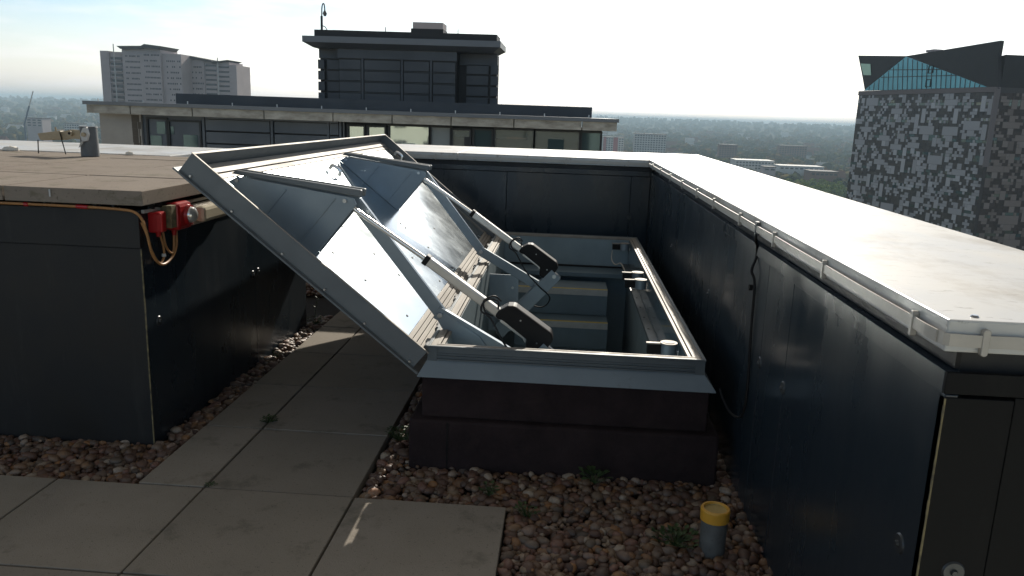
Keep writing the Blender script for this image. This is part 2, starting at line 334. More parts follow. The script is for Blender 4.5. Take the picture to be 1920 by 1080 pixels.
# row of green trees nearer, left of the chequered tower
m_bark = mat('bark', (0.05, 0.04, 0.03), 0.9)
m_gfol = mat('green_foliage', (0.10, 0.14, 0.03), 0.85, spec=0.0, island=((0.10, 0.17, 0.03), (0.20, 0.27, 0.05), (0.26, 0.29, 0.07), (0.14, 0.20, 0.04)))
def crown_mesh(r, h, n, seed):
    rs = np.random.default_rng(seed); V = []; F = []; k = 0
    lobes = [(rs.normal(0, 0.42, 3)*np.array([r, r, h*0.5]), rs.uniform(0.35, 0.6)) for _ in range(9)]
    for i in range(n):
        c, q = lobes[rs.integers(9)]; d = rs.normal(0, 1, 3); d /= np.linalg.norm(d)
        p = c+d*q*np.array([r, r, h*0.5])*rs.uniform(0.6, 1.0)
        s = r*rs.uniform(0.08, 0.17); a = rs.normal(0, 1, 3); a /= np.linalg.norm(a); b = np.cross(a, d); b /= np.linalg.norm(b)+1e-9
        V += [p+a*s, p+b*s, p-a*s, p-b*s]; F.append((k, k+1, k+2, k+3)); k += 4
    return V, F
def tree_proto(name, r, h, n, seed, fol):
    t = thing(name, None, None); t['category'] = 'tree'
    V, F = crown_mesh(r, h, n, seed); V = [v+np.array([0, 0, h*0.95]) for v in V]
    o = bulk('crown', V, F, fol); o.parent = t
    mb = MB().cyl((0, 0, 0), (0, 0, h*0.6), 0.35, 0.22, 8)
    for a in (0.4, 2.4, 4.3): mb.cyl((0, 0, h*0.55), (math.cos(a)*r*0.4, math.sin(a)*r*0.4, h*0.95), 0.18, 0.06, 6)
    mb.build('trunk', m_bark, t)
    return t
tp = tree_proto('street_tree', 5.5, 9, 420, 3, m_gfol)
first = True
for i in range(34):
    px = 1478+(i % 17)*6.6+random.uniform(-2, 2); Yd = 620 if i < 17 else 680
    x, y, z = W(px, 352 if i < 17 else 343, Yd)
    zz = float(zt(x, y))
    t = tp if first else copy_tree(tp); first = False
    t.location = (x, y, zz+random.uniform(1, 4)); s = random.uniform(0.9, 1.2); t.scale = (s, s, s*0.9); t.rotation_euler[2] = random.uniform(0, 6)
    tag(t, 'leafy yellow green tree in the dense row left of the chequered tower', 'tree', 'green trees in a row left of the chequered tower')
m_afol = mat('orange_foliage', (0.2, 0.1, 0.03), 0.85, spec=0.0, island=((0.16, 0.08, 0.03), (0.22, 0.11, 0.035), (0.12, 0.085, 0.03), (0.28, 0.13, 0.04)))
m_dfol = mat('dark_foliage', (0.03, 0.05, 0.02), 0.85, spec=0.0, island=((0.02, 0.035, 0.015), (0.045, 0.06, 0.02), (0.035, 0.05, 0.02)))
tpa = tree_proto('autumn_tree', 6, 9, 360, 5, m_afol); tpd = tree_proto('dark_tree', 6, 10, 360, 8, m_dfol)
fa = True
for px, py, Yd in ((1402, 322, 800), (1415, 312, 880), (1498, 303, 930), (1508, 308, 900), (1520, 300, 960), (1478, 310, 900), (1540, 306, 920), (1376, 300, 1000), (1575, 300, 950), (20, 252, 900), (4, 246, 960), (96, 226, 1100), (110, 243, 880)):
    x, y, z = W(px, py, Yd); t = tpa if fa else copy_tree(tpa); fa = False
    t.location = (x, y, float(zt(x, y))); s = random.uniform(0.9, 1.4); t.scale = (s, s, s); t.rotation_euler[2] = random.uniform(0, 6)
    tag(t, 'orange autumn tree standing out in the distant town', 'tree', 'orange autumn trees in the town')
fa = True
for px, py, Yd in ((1463, 330, 700), (1472, 325, 720), (1455, 335, 690), (1580, 322, 700), (1586, 330, 680), (1574, 326, 705), (1535, 300, 880), (160, 250, 800), (178, 246, 820), (30, 262, 760), (90, 258, 780)):
    x, y, z = W(px, py, Yd); t = tpd if fa else copy_tree(tpd); fa = False
    t.location = (x, y, float(zt(x, y))); s = random.uniform(1.0, 1.5); t.scale = (s, s, s); t.rotation_euler[2] = random.uniform(0, 6)
    tag(t, 'dark green tree standing out in the distant town', 'tree', 'dark green trees in the town')

# crane jib
t = thing('mobile_crane', 'thin leaning crane jib rising above the town at far left', 'crane')
a = Vector(W(46, 232, 820)); b = Vector(W(62, 171, 820)); base = Vector((a.x-6, 820, float(zt(a.x, 820))))
m_crane = mat('crane_blue', (0.06, 0.09, 0.14), 0.6)
MB().cyl(a, a+(b-a)*0.55, 0.9, 0.8, 8).build('lower_boom', m_crane, t)
MB().cyl(a+(b-a)*0.5, b, 0.6, 0.5, 8).build('upper_boom', m_roofl, t)
MB().box(a.x-4, a.x+3, 818, 822, base.z, base.z+4).cyl((a.x, 820, base.z+3), a, 0.9, 0.9, 8).build('chassis', m_crane, t)

# residential twin tower block
def floors_rows(t, xa, xb, ya, yb, ztop, n, pitch, hh, seg, skip=0.2, name='window_row'):
    for k in range(n):
        mb = MB(); z = ztop-k*pitch
        for s in range(seg):
            if random.random() < skip: continue
            f0 = (s+0.2)/seg; f1 = (s+0.75)/seg
            x0 = xa+(xb-xa)*f0; x1 = xa+(xb-xa)*f1; y0 = ya+(yb-ya)*f0-0.15
            mb.box(x0, x1, y0, y0+0.5, z-hh, z)
        if mb.v: mb.build(name, m_bwin, t)
YT = 400
def resid(name, label, secs, Yb):
    t = thing(name, label, 'building')
    for (p0, p1, pt, dy, kind) in secs:
        x0, x1, z1 = rect_from(p0, p1, pt, Yb+dy)
        y = Yb+dy
        MB().box(x0, x1, y, y+18, -62, z1).build('wall', m_bconc, t)
        if kind == 'balc':
            for k in range(12):
                z = z1-2.6-k*2.75
                mb = MB().box(x0+0.15*(x1-x0), x1-0.1, y-0.1, y+0.4, z-1.25, z); mb.build('balcony_opening', m_bwin, t)
                MB().box(x0+0.12*(x1-x0), x1, y-1.0, y-0.11, z-2.0, z-1.3).build('balcony_rail', m_bconc, t)
        if kind == 'dots':
            floors_rows(t, x0+1.5, x1-0.5, y, y, z1-3.0, 12, 2.75, 0.8, 11, 0.1)
        if kind == 'few':
            floors_rows(t, x0+3.0, x1-0.3, y, y, z1-3.2, 12, 2.75, 0.8, 8, 0.35)
        if kind == 'bands':
            for k in range(11):
                z = z1-2.2-k*2.4; MB().box(x0+0.8, x1, y-0.12, y+0.3, z-0.9, z).build('balcony_opening', m_bwin, t)
    return t
t = resid('residential_tower', 'pinkish grey residential tower on the left with a stepped roofline and rows of small windows',
      ((187, 203, 95, 1.5, None), (203, 228, 97, 2.5, 'balc'), (228, 263, 92, 0, 'dots'), (263, 300, 90, 0, 'dots'), (300, 339, 101, 1.5, 'few')), 400)
x0, x1, z1 = rect_from(222, 268, 88, 399); MB().prism([(x0, 397, z1+0.2), (x1, 397, z1+0.6), (x1, 397, z1-0.8), (x0+2, 397, z1-1.2)], [(x0, 416, z1+0.2), (x1, 416, z1+0.6), (x1, 416, z1-0.8), (x0+2, 416, z1-1.2)]).build('roof_canopy', m_roofd, t)
x0, x1, z1 = rect_from(264, 306, 85, 399); MB().prism([(x0, 396.5, z1-1.2), (x0+3, 396.5, z1+0.4), (x1, 396.5, z1-0.4), (x1-2, 396.5, z1-2.0)], [(x0, 416, z1-1.2), (x0+3, 416, z1+0.4), (x1, 416, z1-0.4), (x1-2, 416, z1-2.0)]).build('roof_canopy', m_roofd, t)
pz = W(211, 82, 398); MB().cyl((pz[0], 398.5, -20), (pz[0], 398.5, pz[2]), 0.35, 0.25, 6).build('mast', m_bwhite, t)
t = resid('residential_tower', 'pinkish grey residential tower behind the taller one with balcony bands at its right end',
      ((339, 345, 106, 8, 'few'), (345, 382, 112, 9, 'few'), (382, 405, 113, 10, 'bands'), (405, 429, 116, 10, 'bands'), (429, 443, 122, 10, None)), 404)
x0, x1, z1 = rect_from(341, 398, 108, 412); MB().prism([(x0, 411, z1), (x0+4, 411, z1+0.8), (x1, 411, z1-1.2), (x1, 411, z1-2)], [(x0, 430, z1), (x0+4, 430, z1+0.8), (x1, 430, z1-1.2), (x1, 430, z1-2)]).build('roof_canopy', m_roofd, t)
x0, x1, z1 = rect_from(398, 428, 112, 412); MB().prism([(x0, 411, z1-1.2), (x1, 411, z1), (x1-2, 411, z1-0.8), (x0, 411, z1-2)], [(x0, 430, z1-1.2), (x1, 430, z1), (x1-2, 430, z1-0.8), (x0, 430, z1-2)]).build('roof_canopy', m_roofd, t)
pz = W(406, 108, 411); MB().cyl((pz[0], 412, -20), (pz[0], 412, pz[2]), 0.35, 0.25, 6).build('mast', m_bwhite, t)

# ------------------------------------------------------------------ chequered cube tower on the right
Cc = Vector((75.4, 150.0, 0)); Lc = Vector((64.3, 186.0, 0)); ZR = 9.15
m_cubeb = mat('cube_backing', (0.075, 0.063, 0.058), 0.5, var=0.8, vscale=0.35, col2=(0.04, 0.038, 0.04))
m_cubel = mat('cube_pale_panel', (0.33, 0.34, 0.37), 0.45, metal=0.2, island=((0.30, 0.29, 0.30), (0.42, 0.415, 0.43), (0.36, 0.35, 0.36), (0.50, 0.495, 0.51)))
m_cubed = mat('cube_dark_panel', (0.08, 0.07, 0.06), 0.4, island=((0.035, 0.031, 0.029), (0.08, 0.069, 0.06), (0.05, 0.044, 0.041), (0.10, 0.087, 0.075)))
m_cubeg = mat('cube_glass', (0.10, 0.16, 0.16), 0.12, metal=0.4, island=((0.05, 0.09, 0.10), (0.14, 0.20, 0.19), (0.09, 0.11, 0.10), (0.20, 0.22, 0.18)))
m_teal = mat('teal_glass', (0.15, 0.42, 0.50), 0.22, metal=0.45, var=0.4, vscale=0.4, col2=(0.07, 0.22, 0.27))
m_cuber = mat('cube_black_roof', (0.022, 0.018, 0.017), 0.55, var=0.6, vscale=0.5)
m_cubet = mat('cube_trim', (0.19, 0.165, 0.165), 0.7)
t = thing('chequered_tower', 'tall tower clad in pale crosses and squares with a black angular glass crown', 'building')
e1 = (Lc-Cc).normalized(); L1 = (Lc-Cc).length; nrm1 = Vector((-e1.y, e1.x, 0)); nrm1 = nrm1 if nrm1.x < 0 else -nrm1
e2 = Vector((0.985, 0.17, 0)); L2 = 38; nrm2 = Vector((e2.y, -e2.x, 0))
Bc = Cc+e2*L2; Dc = Lc+e2*L2
MB().prism([Cc+Vector((0, 0, -62)), Bc+Vector((0, 0, -62)), Dc+Vector((0, 0, -62)), Lc+Vector((0, 0, -62))], [Cc+Vector((0, 0, ZR)), Bc+Vector((0, 0, ZR)), Dc+Vector((0, 0, ZR)), Lc+Vector((0, 0, ZR))]).build('wall', m_cubeb, t)
def facade(org, ex, L, nrm, seed, tagname):
    rs = random.Random(seed); cell = 0.56; nc = int(L/cell); nr = 60; occ = [[0]*nc for _ in range(nr)]
    shapes = {'plus': [(1, 0), (0, 1), (1, 1), (2, 1), (1, 2)],
              'big': [(c, r) for c in range(6) for r in range(6) if (2 <= c <= 3) or (2 <= r <= 3)],
              'bigw': [(c, r) for c in range(7) for r in range(6) if (2 <= c <= 4 and r > 0) or (1 <= r <= 3 and r < 4)],
              'tall': [(c, r) for c in range(2) for r in range(5)], 'two': [(c, r) for c in range(2) for r in range(3)],
              'one': [(0, 0)], 'sq': [(c, r) for c in range(2) for r in range(2)], 'ell': [(0, 0), (1, 0), (0, 1), (1, 1), (2, 1), (2, 2), (1, 2)]}
    pale = MB(); dark = MB(); glass = MB(); singles = []
    def put(mb, c, r, w, h, pr, g=0.02):
        z1 = ZR-0.9-r*cell; z0 = z1-h*cell
        a = org+ex*(c*cell+g); b = org+ex*((c+w)*cell-g)
        o_ = nrm*pr; i_ = nrm*0.01
        mb.hexa([a+i_+Vector((0, 0, z0+g)), b+i_+Vector((0, 0, z0+g)), b+o_+Vector((0, 0, z0+g)), a+o_+Vector((0, 0, z0+g)),
                 a+i_+Vector((0, 0, z1-g)), b+i_+Vector((0, 0, z1-g)), b+o_+Vector((0, 0, z1-g)), a+o_+Vector((0, 0, z1-g))])
    def rects(cells):                                 # row runs, so a shape is a few plates
        rows = {}
        for c, r in cells: rows.setdefault(r, []).append(c)
        out_ = []
        for r in sorted(rows):
            v = rows[r]; a = (min(v), max(v)-min(v)+1)
            if out_ and (out_[-1][0], out_[-1][2]) == a: out_[-1][3] += 1
            else: out_.append([a[0], r, a[1], 1])
        return out_
    for kind, n in (('big', 17), ('bigw', 7), ('plus', 85), ('tall', 14), ('ell', 22), ('two', 40), ('sq', 60), ('one', 330)):
        cells = shapes[kind]; mw = max(c for c, r in cells); mh = max(r for c, r in cells); done = 0
        for _ in range(n*14):
            if done >= n*L/38: break
            c0 = rs.randrange(0, nc-mw); r0 = rs.randrange(0, nr-mh)
            if any(occ[r0+r][c0+c] for c, r in cells): continue
            if kind not in ('one', 'sq') and any(occ[min(max(r0+r+b_, 0), nr-1)][min(max(c0+c+a_, 0), nc-1)] for c, r in cells for a_, b_ in ((1, 0), (-1, 0), (0, 1), (0, -1))): continue
            for c, r in cells: occ[r0+r][c0+c] = 1
            tgt = pale
            if kind in ('big', 'bigw', 'tall', 'plus') and len(singles) < 50: tgt = MB(); singles.append(tgt)
            for (c, r, w, h) in rects(cells): put(tgt, c0+c, r0+r, w, h, 0.10)
            done += 1
    for r in range(nr):
        c = 0
        while c < nc:
            if occ[r][c]: c += 1; continue
            w = 1
            while c+w < nc and not occ[r][c+w] and w < rs.randint(1, 4): w += 1
            wr = (r % 6) in (2, 3)
            put(glass if (wr and rs.random() < 0.42) else dark, c, r, w, 1, 0.05); c += w
    for sg_ in singles: sg_.build('pale_panel', m_cubel, t)
    pale.build('pale_cladding', m_cubel, t)['kind'] = 'stuff'; dark.build('dark_cladding', m_cubed, t)['kind'] = 'stuff'; glass.build('glazing', m_cubeg, t)['kind'] = 'stuff'
facade(Cc, e1, L1, nrm1, 5, 'a'); 
m_keep = (m_cubel, m_cubed)
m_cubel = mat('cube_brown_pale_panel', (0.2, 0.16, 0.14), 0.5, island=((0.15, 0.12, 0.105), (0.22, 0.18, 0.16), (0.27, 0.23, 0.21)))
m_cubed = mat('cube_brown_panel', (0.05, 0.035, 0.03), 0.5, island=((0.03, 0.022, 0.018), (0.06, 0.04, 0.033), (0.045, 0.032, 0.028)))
facade(Cc+e2*0.6, e2, L2-1, nrm2, 9, 'b')
def onplane(px, py, org, ex, nrm, lift=0.0):
    r = Vector(ray(px, py)); o0 = Vector((0, 0, CAMZ)); n = nrm
    tt = ((org+nrm*lift)-o0).dot(n)/r.dot(n); return o0+r*tt
def extr(mb, pts, d): mb.prism(pts, [p+d for p in pts]); return mb
inn = -nrm1
MB().prism([Cc+nrm1*0.25+Vector((0, 0, ZR-0.85)), Lc+nrm1*0.25+Vector((0, 0, ZR-0.85)), Lc+Vector((0, 0, ZR-0.85)), Cc+Vector((0, 0, ZR-0.85))],
           [Cc+nrm1*0.25+Vector((0, 0, ZR+0.05)), Lc+nrm1*0.25+Vector((0, 0, ZR+0.05)), Lc+Vector((0, 0, ZR+0.05)), Cc+Vector((0, 0, ZR+0.05))]).build('parapet_trim', m_cubet, t)
MB().prism([Cc+nrm1*0.3, Cc+nrm1*0.3+e2*0.9, Cc+e2*0.9+nrm2*0.25, Cc+nrm2*0.25+nrm1*0.3], [p+Vector((0, 0, -13)) for p in (Cc+nrm1*0.3, Cc+nrm1*0.3+e2*0.9, Cc+e2*0.9+nrm2*0.25, Cc+nrm2*0.25+nrm1*0.3)])
cb = MB(); q = [Cc+nrm1*0.3-e1*0.0, Cc+nrm1*0.3+nrm2*0.3, Cc+nrm2*0.3+e2*0.7, Cc+e2*0.7]
cb.prism([p+Vector((0, 0, ZR-14)) for p in q], [p+Vector((0, 0, ZR)) for p in q]); cb.build('corner_trim', m_cubet, t)
OP = lambda px, py, l=0.0: onplane(px, py, Cc, e1, nrm1, l)
extr(MB(), [OP(1619, 170), OP(1699, 106), OP(1852, 163)], inn*0.6).build('glass_gable', m_teal, t)
for a, b in (((1652, 145), (1800, 141)), ((1664, 131), (1776, 130))):
    p = OP(*a, 0.05); q_ = OP(*b, 0.05); MB().cyl(p, q_, 0.09, 0.09, 4).build('transom', m_cuber, t)
gab = lambda px: 170+(px-1619)*(106-170)/(1699-1619) if px < 1699 else 106+(px-1699)*(163-106)/(1852-1699)
for px in range(1630, 1845, 9):
    MB().cyl(OP(px, gab(px)+1, 0.05), OP(px-1.5, 170-(px-1619)*0.03, 0.05), 0.06, 0.06, 4).build('mullion', m_bwin, t)
for c0 in ((1745, 130), (1740, 156)):
    p = OP(*c0, 0.08); mb = MB()
    for dx, dz, w, h in ((-0.5, 0, 0.08, 1.3), (0.5, 0, 0.08, 1.3)): pass
    mb.tube([p+e1*0.6+Vector((0, 0, -0.7)), p-e1*0.6+Vector((0, 0, -0.7)), p-e1*0.6+Vector((0, 0, 0.7)), p+e1*0.6+Vector((0, 0, 0.7)), p+e1*0.6+Vector((0, 0, -0.7))], 0.1, 4, False)
    mb.build('window_frame', m_cuber, t)
lw = MB(); extr(lw, [OP(1609, 104), OP(1699, 105), OP(1621, 168), OP(1618, 150)], inn*12)
lw.build('left_roof_wing', m_cuber, t)
extr(MB(), [OP(1613.5, 119, 0.1), OP(1632, 120, 0.1), OP(1633, 141, 0.1), OP(1619, 141, 0.1)], inn*0.05).build('lit_window', mat('pale_green_glass', (0.35, 0.52, 0.42), 0.15, metal=0.3), t)
extr(MB(), [OP(1699, 105), OP(1876, 76), OP(1871, 106), OP(1871, 166), OP(1852, 164)], inn*0.8).build('right_roof_wing', m_cuber, t)
si = inn*1.0+e1*0.1
MB().prism([Cc+si+Vector((0, 0, ZR)), Bc+Vector((0, 0, ZR)), Dc+Vector((0, 0, ZR)), Cc+si+e1*20+Vector((0, 0, ZR))], [Cc+si+Vector((0, 0, ZR+5.6)), Bc+Vector((0, 0, ZR+5.6)), Dc+Vector((0, 0, ZR+4)), Cc+si+e1*20+Vector((0, 0, ZR+2))]).build('roof_storey', m_cuber, t)
extr(MB(), [OP(1736, 98, -2), OP(1752, 96, -2), OP(1752, 92, -2), OP(1736, 94, -2)], inn*2).build('roof_unit', m_bconc, t)

# ------------------------------------------------------------------ building opposite
m_oconc = mat('stained_concrete', (0.36, 0.33, 0.30), 0.9, var=0.45, vscale=0.8, col2=(0.16, 0.145, 0.13), bump=0.3, bscale=14)
m_oband = mat('stained_band', (0.48, 0.45, 0.40), 0.9, var=0.75, vscale=1.8, stretch=(1, 1, 2.5), col2=(0.16, 0.14, 0.115), bump=0.3, bscale=14)
m_ocap = mat('zinc_roof_edge', (0.13, 0.14, 0.155), 0.45, metal=0.3, var=0.2, vscale=1)
m_opan = mat('slate_panel', (0.065, 0.078, 0.098), 0.45, var=0.25, vscale=0.7, rvar=0.15)
m_oback = mat('panel_backing', (0.012, 0.013, 0.015), 0.6)
m_otow = mat('dark_slate_panel', (0.045, 0.053, 0.064), 0.42, var=0.25, vscale=0.7, rvar=0.15)
m_oglass = mat('window_glass', (0.42, 0.47, 0.43), 0.03, metal=0.75, bump=0.05, bscale=0.8, bdist=0.02)
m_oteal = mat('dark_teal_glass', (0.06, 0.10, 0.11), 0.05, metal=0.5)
m_oblind = mat('grey_blind', (0.19, 0.21, 0.215), 0.6)
m_obl = mat('pale_blind', (0.42, 0.46, 0.40), 0.6)
m_ostain = mat('dark_streak', (0.09, 0.075, 0.06), 0.9)
YO = 30.0
def ox(px): return W(px, 250, YO)[0]
t = thing('opposite_building', 'flat roofed building opposite with a stained concrete band above its row of windows', 'building')
XL = ox(189); XR = ox(1129); ZT = 1.03
MB().box(XL, ox(266), YO, YO+14, -60, 1.03).build('concrete_wall', m_oconc, t)
for (px, w) in ((251, 0.05), (256, 0.09), (262, 0.04)):
    x = ox(px); mb = MB(); z = 1.0
    while z > -1: mb.box(x-w+random.uniform(-.03, .03), x+w+random.uniform(-.03, .03), YO-0.012+random.uniform(-.002, .002), YO+0.01, z-0.26, z); z -= 0.262
    mb.build('streak', m_ostain, t)
MB().box(ox(266), XR, YO+0.35, YO+9, -60, 1.03).build('back_wall', m_oback, t)
MB().box(ox(266), XR, YO+0.02, YO+0.35, -3.5, -0.9).build('lower_wall', m_oconc, t)
xs = [184, 264, 377, 508, 634, 742, 850, 965, 1090, 1155]
for a, b in zip(xs[:-1], xs[1:]):
    MB().box(ox(a)+0.02, ox(b)-0.02, YO-0.65, YO+0.4, 1.034, 1.34).build('concrete_band', m_oband, t)
MB().box(ox(182), ox(1157), YO-0.8, YO+9, 1.344, 1.475).build('roof_edge', m_ocap, t)
for px in range(200, 1150, 82):
    x = ox(px); MB().cyl((x, YO-0.4, 1.47), (x, YO-0.4, 1.58), 0.02, 0.02, 6).build('roof_stud', m_bolt, t)
# panels
for a, b in ((384, 504), (513, 611), (617, 633)):
    for k in range(5):
        z1 = 0.93-k*0.47
        MB().box(ox(a), ox(b), YO+0.10, YO+0.34, z1-0.41, z1).build('wall_panel', m_opan, t)
for px in (380.5, 508.5, 614, 637):
    MB().box(ox(px)-0.045, ox(px)+0.045, YO+0.06, YO+0.33, -2, 1.0).build('panel_post', m_opan, t)
MB().box(ox(384), ox(633), YO+0.08, YO+0.34, 0.955, 1.025).build('panel_rail', m_opan, t)
def window(px0, px1, ztop, glass, fr=0.07, zb=-0.85, mullion=None):
    x0, x1 = ox(px0), ox(px1)
    w = MB().box(x0-fr, x0, YO+0.04, YO+0.2, zb, ztop+fr).box(x1, x1+fr, YO+0.04, YO+0.2, zb, ztop+fr).box(x0, x1, YO+0.04, YO+0.2, ztop, ztop+fr).build('window', m_oback, t)
    MB().box(x0, x1, YO+0.13, YO+0.15, zb, ztop).build('pane', glass, w)
    return w
MB().box(ox(266), ox(380), YO+0.12, YO+0.33, -2, 1.02).build('window_surround', m_opan, t)
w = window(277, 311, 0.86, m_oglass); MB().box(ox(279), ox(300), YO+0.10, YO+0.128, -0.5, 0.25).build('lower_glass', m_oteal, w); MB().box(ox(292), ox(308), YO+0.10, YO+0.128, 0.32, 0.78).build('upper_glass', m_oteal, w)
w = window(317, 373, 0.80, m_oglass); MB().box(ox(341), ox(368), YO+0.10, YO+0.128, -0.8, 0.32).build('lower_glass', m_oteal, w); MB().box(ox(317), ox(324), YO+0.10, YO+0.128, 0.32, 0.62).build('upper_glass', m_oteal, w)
for p0, p1, zt1, g in ((653, 681, 0.86, m_oglass), (690, 720, 0.86, m_oglass), (730, 803, 0.93, m_oglass), (808, 843, 0.93, m_oblind), (849, 880, 0.86, m_oglass), (889, 921, 0.88, m_oteal), (929, 1000, 0.93, m_oglass), (1004, 1086, 0.93, m_oglass), (1092, 1126, 0.93, m_oteal)):
    w = window(p0, p1, zt1, g)
    if p0 == 730:
        for k in range(3): MB().box(ox(752), ox(777), YO+0.10, YO+0.127, 0.20-k*0.15, 0.31-k*0.15).build('blind_slat', m_obl, w)
    if p0 == 849: MB().box(ox(870), ox(880)-0.01, YO+0.10, YO+0.127, 0.28, 0.62).build('dark_screen', m_oback, w)
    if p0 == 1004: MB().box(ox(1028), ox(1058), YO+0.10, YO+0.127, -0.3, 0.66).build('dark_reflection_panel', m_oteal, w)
MB().cyl((ox(642), YO+0.2, -2), (ox(642), YO+0.2, 1.03), 0.05).build('downpipe', m_ocap, t)
# upstand and plant tower
x0 = W(330, 190, 33)[0]; x1 = W(1110, 210, 33)[0]
MB().box(x0, x1, 33, 38.5, 1.4, 1.90).build('roof_upstand', m_otow, t)
t2 = thing('plant_tower', 'dark slate plant room tower standing on the roof across with a wide cornice', 'building')
YP = 36.0
def tx(px): return W(px, 140, YP)[0]
ZC = 4.52; K = 36/1480
MB().box(tx(634), tx(855), YP+0.1, YP+2.0, 1.85, 4.1).build('main_wall', m_oback, t2)
MB().box(tx(592), tx(634), YP+0.7, YP+2.0, 1.85, 4.1).build('wing_wall', m_oback, t2); MB().box(tx(855), tx(928), YP+1.0, YP+2.0, 1.85, 4.1).build('wing_wall', m_oback, t2)
MB().box(tx(634)-0.02, tx(855)+0.02, YP, YP+0.3, 3.72, 4.12).build('frieze', m_otow, t2)
MB().box(tx(591), tx(634)-0.03, YP+0.6, YP+0.9, 3.72, 4.12).build('wing_frieze', m_otow, t2); MB().box(tx(855)+0.03, tx(929), YP+0.9, YP+1.3, 3.62, 4.12).build('wing_frieze', m_otow, t2)
a0, a1 = tx(576), tx(939)
mb = MB(); mb.prism([(a0, YP-0.6, 4.32), (a1, YP-0.6, 4.32), (a1, YP+2.4, 4.32), (a0, YP+2.4, 4.32)], [(a0, YP-0.6, 4.58), (a1, YP-0.6, 4.58), (a1, YP+2.4, 4.58), (a0, YP+2.4, 4.58)])
mb.prism([(a0+0.35, YP-0.15, 4.123), (a1-0.35, YP-0.15, 4.123), (a1-0.35, YP+2.1, 4.123), (a0+0.35, YP+2.1, 4.123)], [(a0+0.02, YP-0.58, 4.318), (a1-0.02, YP-0.58, 4.318), (a1-0.02, YP+2.3, 4.318), (a0+0.02, YP+2.3, 4.318)])
mb.build('cornice', m_ocap, t2)
MB().box(tx(588), tx(929), YP+0.2, YP+1.9, 4.583, 4.92).build('roof_parapet', m_oback, t2)
MB().box(tx(765), tx(826), YP+0.6, YP+1.8, 4.93, 5.12).build('unit_base', m_oback, t2)
MB().box(tx(768), tx(825), YP+0.65, YP+1.75, 5.124, 5.40).build('roof_unit', m_bconc, t2)
MB().box(tx(610), tx(632), YP+1.2, YP+1.9, 4.923, 5.02).build('cable_box', m_oback, t2)
for px in (719, 855): MB().cyl((tx(px), YP+0.4, 4.9), (tx(px), YP+0.4, 5.12), 0.02, 0.02, 6).build('roof_stud', m_oback, t2)
rowz = [(3.65, 3.25), (3.16, 2.77), (2.68, 2.29), (2.20, 1.90)]
for r, (zh, zl) in enumerate(rowz):
    for a, b in ((636, 676), (683, 750), (757, 804), (812, 853)):
        MB().box(tx(a), tx(b), YP+0.03, YP+0.16, zl, zh).build('wall_panel', m_otow, t2)
    for a, b in ((606, 632),): MB().box(tx(a), tx(b), YP+0.62, YP+0.72, zl, zh).build('wing_panel', m_otow, t2)
    MB().box(tx(590), tx(602), YP+0.5, YP+0.69, zl, zh).build('corner_panel', m_otow, t2)
    for a, b in ((870, 912),): MB().box(tx(a), tx(b), YP+0.9, YP+1.02, zl, zh).build('wing_panel', m_otow, t2)
    MB().box(tx(917), tx(931), YP+0.8, YP+0.99, zl, zh).build('corner_panel', m_otow, t2)
for px in (679.5, 753.5, 808): MB().box(tx(px)-0.05, tx(px)+0.05, YP+0.0, YP+0.14, 1.86, 3.715).build('panel_post', m_otow, t2)
for zh, zl in rowz[1:]: MB().box(tx(636), tx(853), YP+0.06, YP+0.12, zh+0.035, zh+0.055).build('panel_joint', m_otow, t2)
# mast with swan neck
t = thing('camera_mast', 'thin black mast with a swan neck and hanging lamp on the plant tower roof', 'mast')
q = lambda px, py: W(px, py, YP+1.0)
MB().tube([q(603.5, 64), q(603, 30)], 0.055, 8, False).build('pole', m_oback, t)
MB().tube([q(603.3, 30), q(603.6, 14), q(605.5, 7), q(608, 9), q(609, 20)], 0.03, 8).build('swan_neck', m_post, t)
a = Vector(q(609, 19)); MB().cyl(a, a-Vector((0, 0, 0.14)), 0.03, 0.1, 12).cyl(a-Vector((0, 0, 0.14)), a-Vector((0, 0, 0.26)), 0.1, 0.05, 12).build('lamp_head', m_post, t)
MB().tube([q(604, 48), q(610, 51), q(615, 60)], 0.02, 6).build('cable', m_oback, t)

# pale building behind the viewer (seen only mirrored in the windows opposite)
t = thing('rear_building', 'pale building with dark windows mirrored in the panes opposite', 'building')
MB().box(-70, 40, -44, -34, -60, 2.5).build('wall', mat('pale_facade', (0.66, 0.66, 0.58), 0.8, var=0.2, vscale=0.3), t)
for k in range(3):
    for j in range(30): MB().box(-66+j*3.5, -64.6+j*3.5, -34.02, -33.9, -6.6+k*3.1, -5.0+k*3.1).build('window', m_bwin, t)

# ------------------------------------------------------------------ our roof
ZCOP = 1.14
mb = MB()
HX0, HX1, HY0, HY1 = -0.50, 0.60, 3.26, 6.66
mb.box(-9, HX0, -5, 8.9, -60, -0.05).box(HX1, 0.76, -5, 8.9, -60, -0.05).box(HX0, HX1, -5, HY0, -60, -0.05).box(HX0, HX1, HY1, 8.9, -60, -0.05)
tag(mb.build('roof_deck', m_base), kind='structure')
# paving
P = 0.61; G = 0.005
pv = MB()
def slab(x0, x1, y0, y1):
    dz = random.uniform(-0.0015, 0.0015)
    pv.hexa([(x0+G, y0+G, -0.048), (x1-G, y0+G, -0.048), (x1-G, y1-G, -0.048), (x0+G, y1-G, -0.048), (x0+G, y0+G, dz), (x1-G, y0+G, dz+random.uniform(-.001, .001)), (x1-G, y1-G, dz), (x0+G, y1-G, dz)])
for r in range(-4, 1):
    for c in range(-8, 2):
        slab(-1.385+c*P, -1.385+(c+1)*P, 2.83+(r-1)*P, 2.83+r*P)
for r in range(0, 6):
    y = 2.83+r*P
    slab(-1.665, -1.385, y, y+P); slab(-1.385, -0.775, y, y+P)
for r in range(6, 7): slab(-1.385, -0.775, 2.83+r*P, 2.83+(r+1)*P-0.2)
o = pv.build('paving', m_slab, bevel=0.003); tag(o, kind='structure')

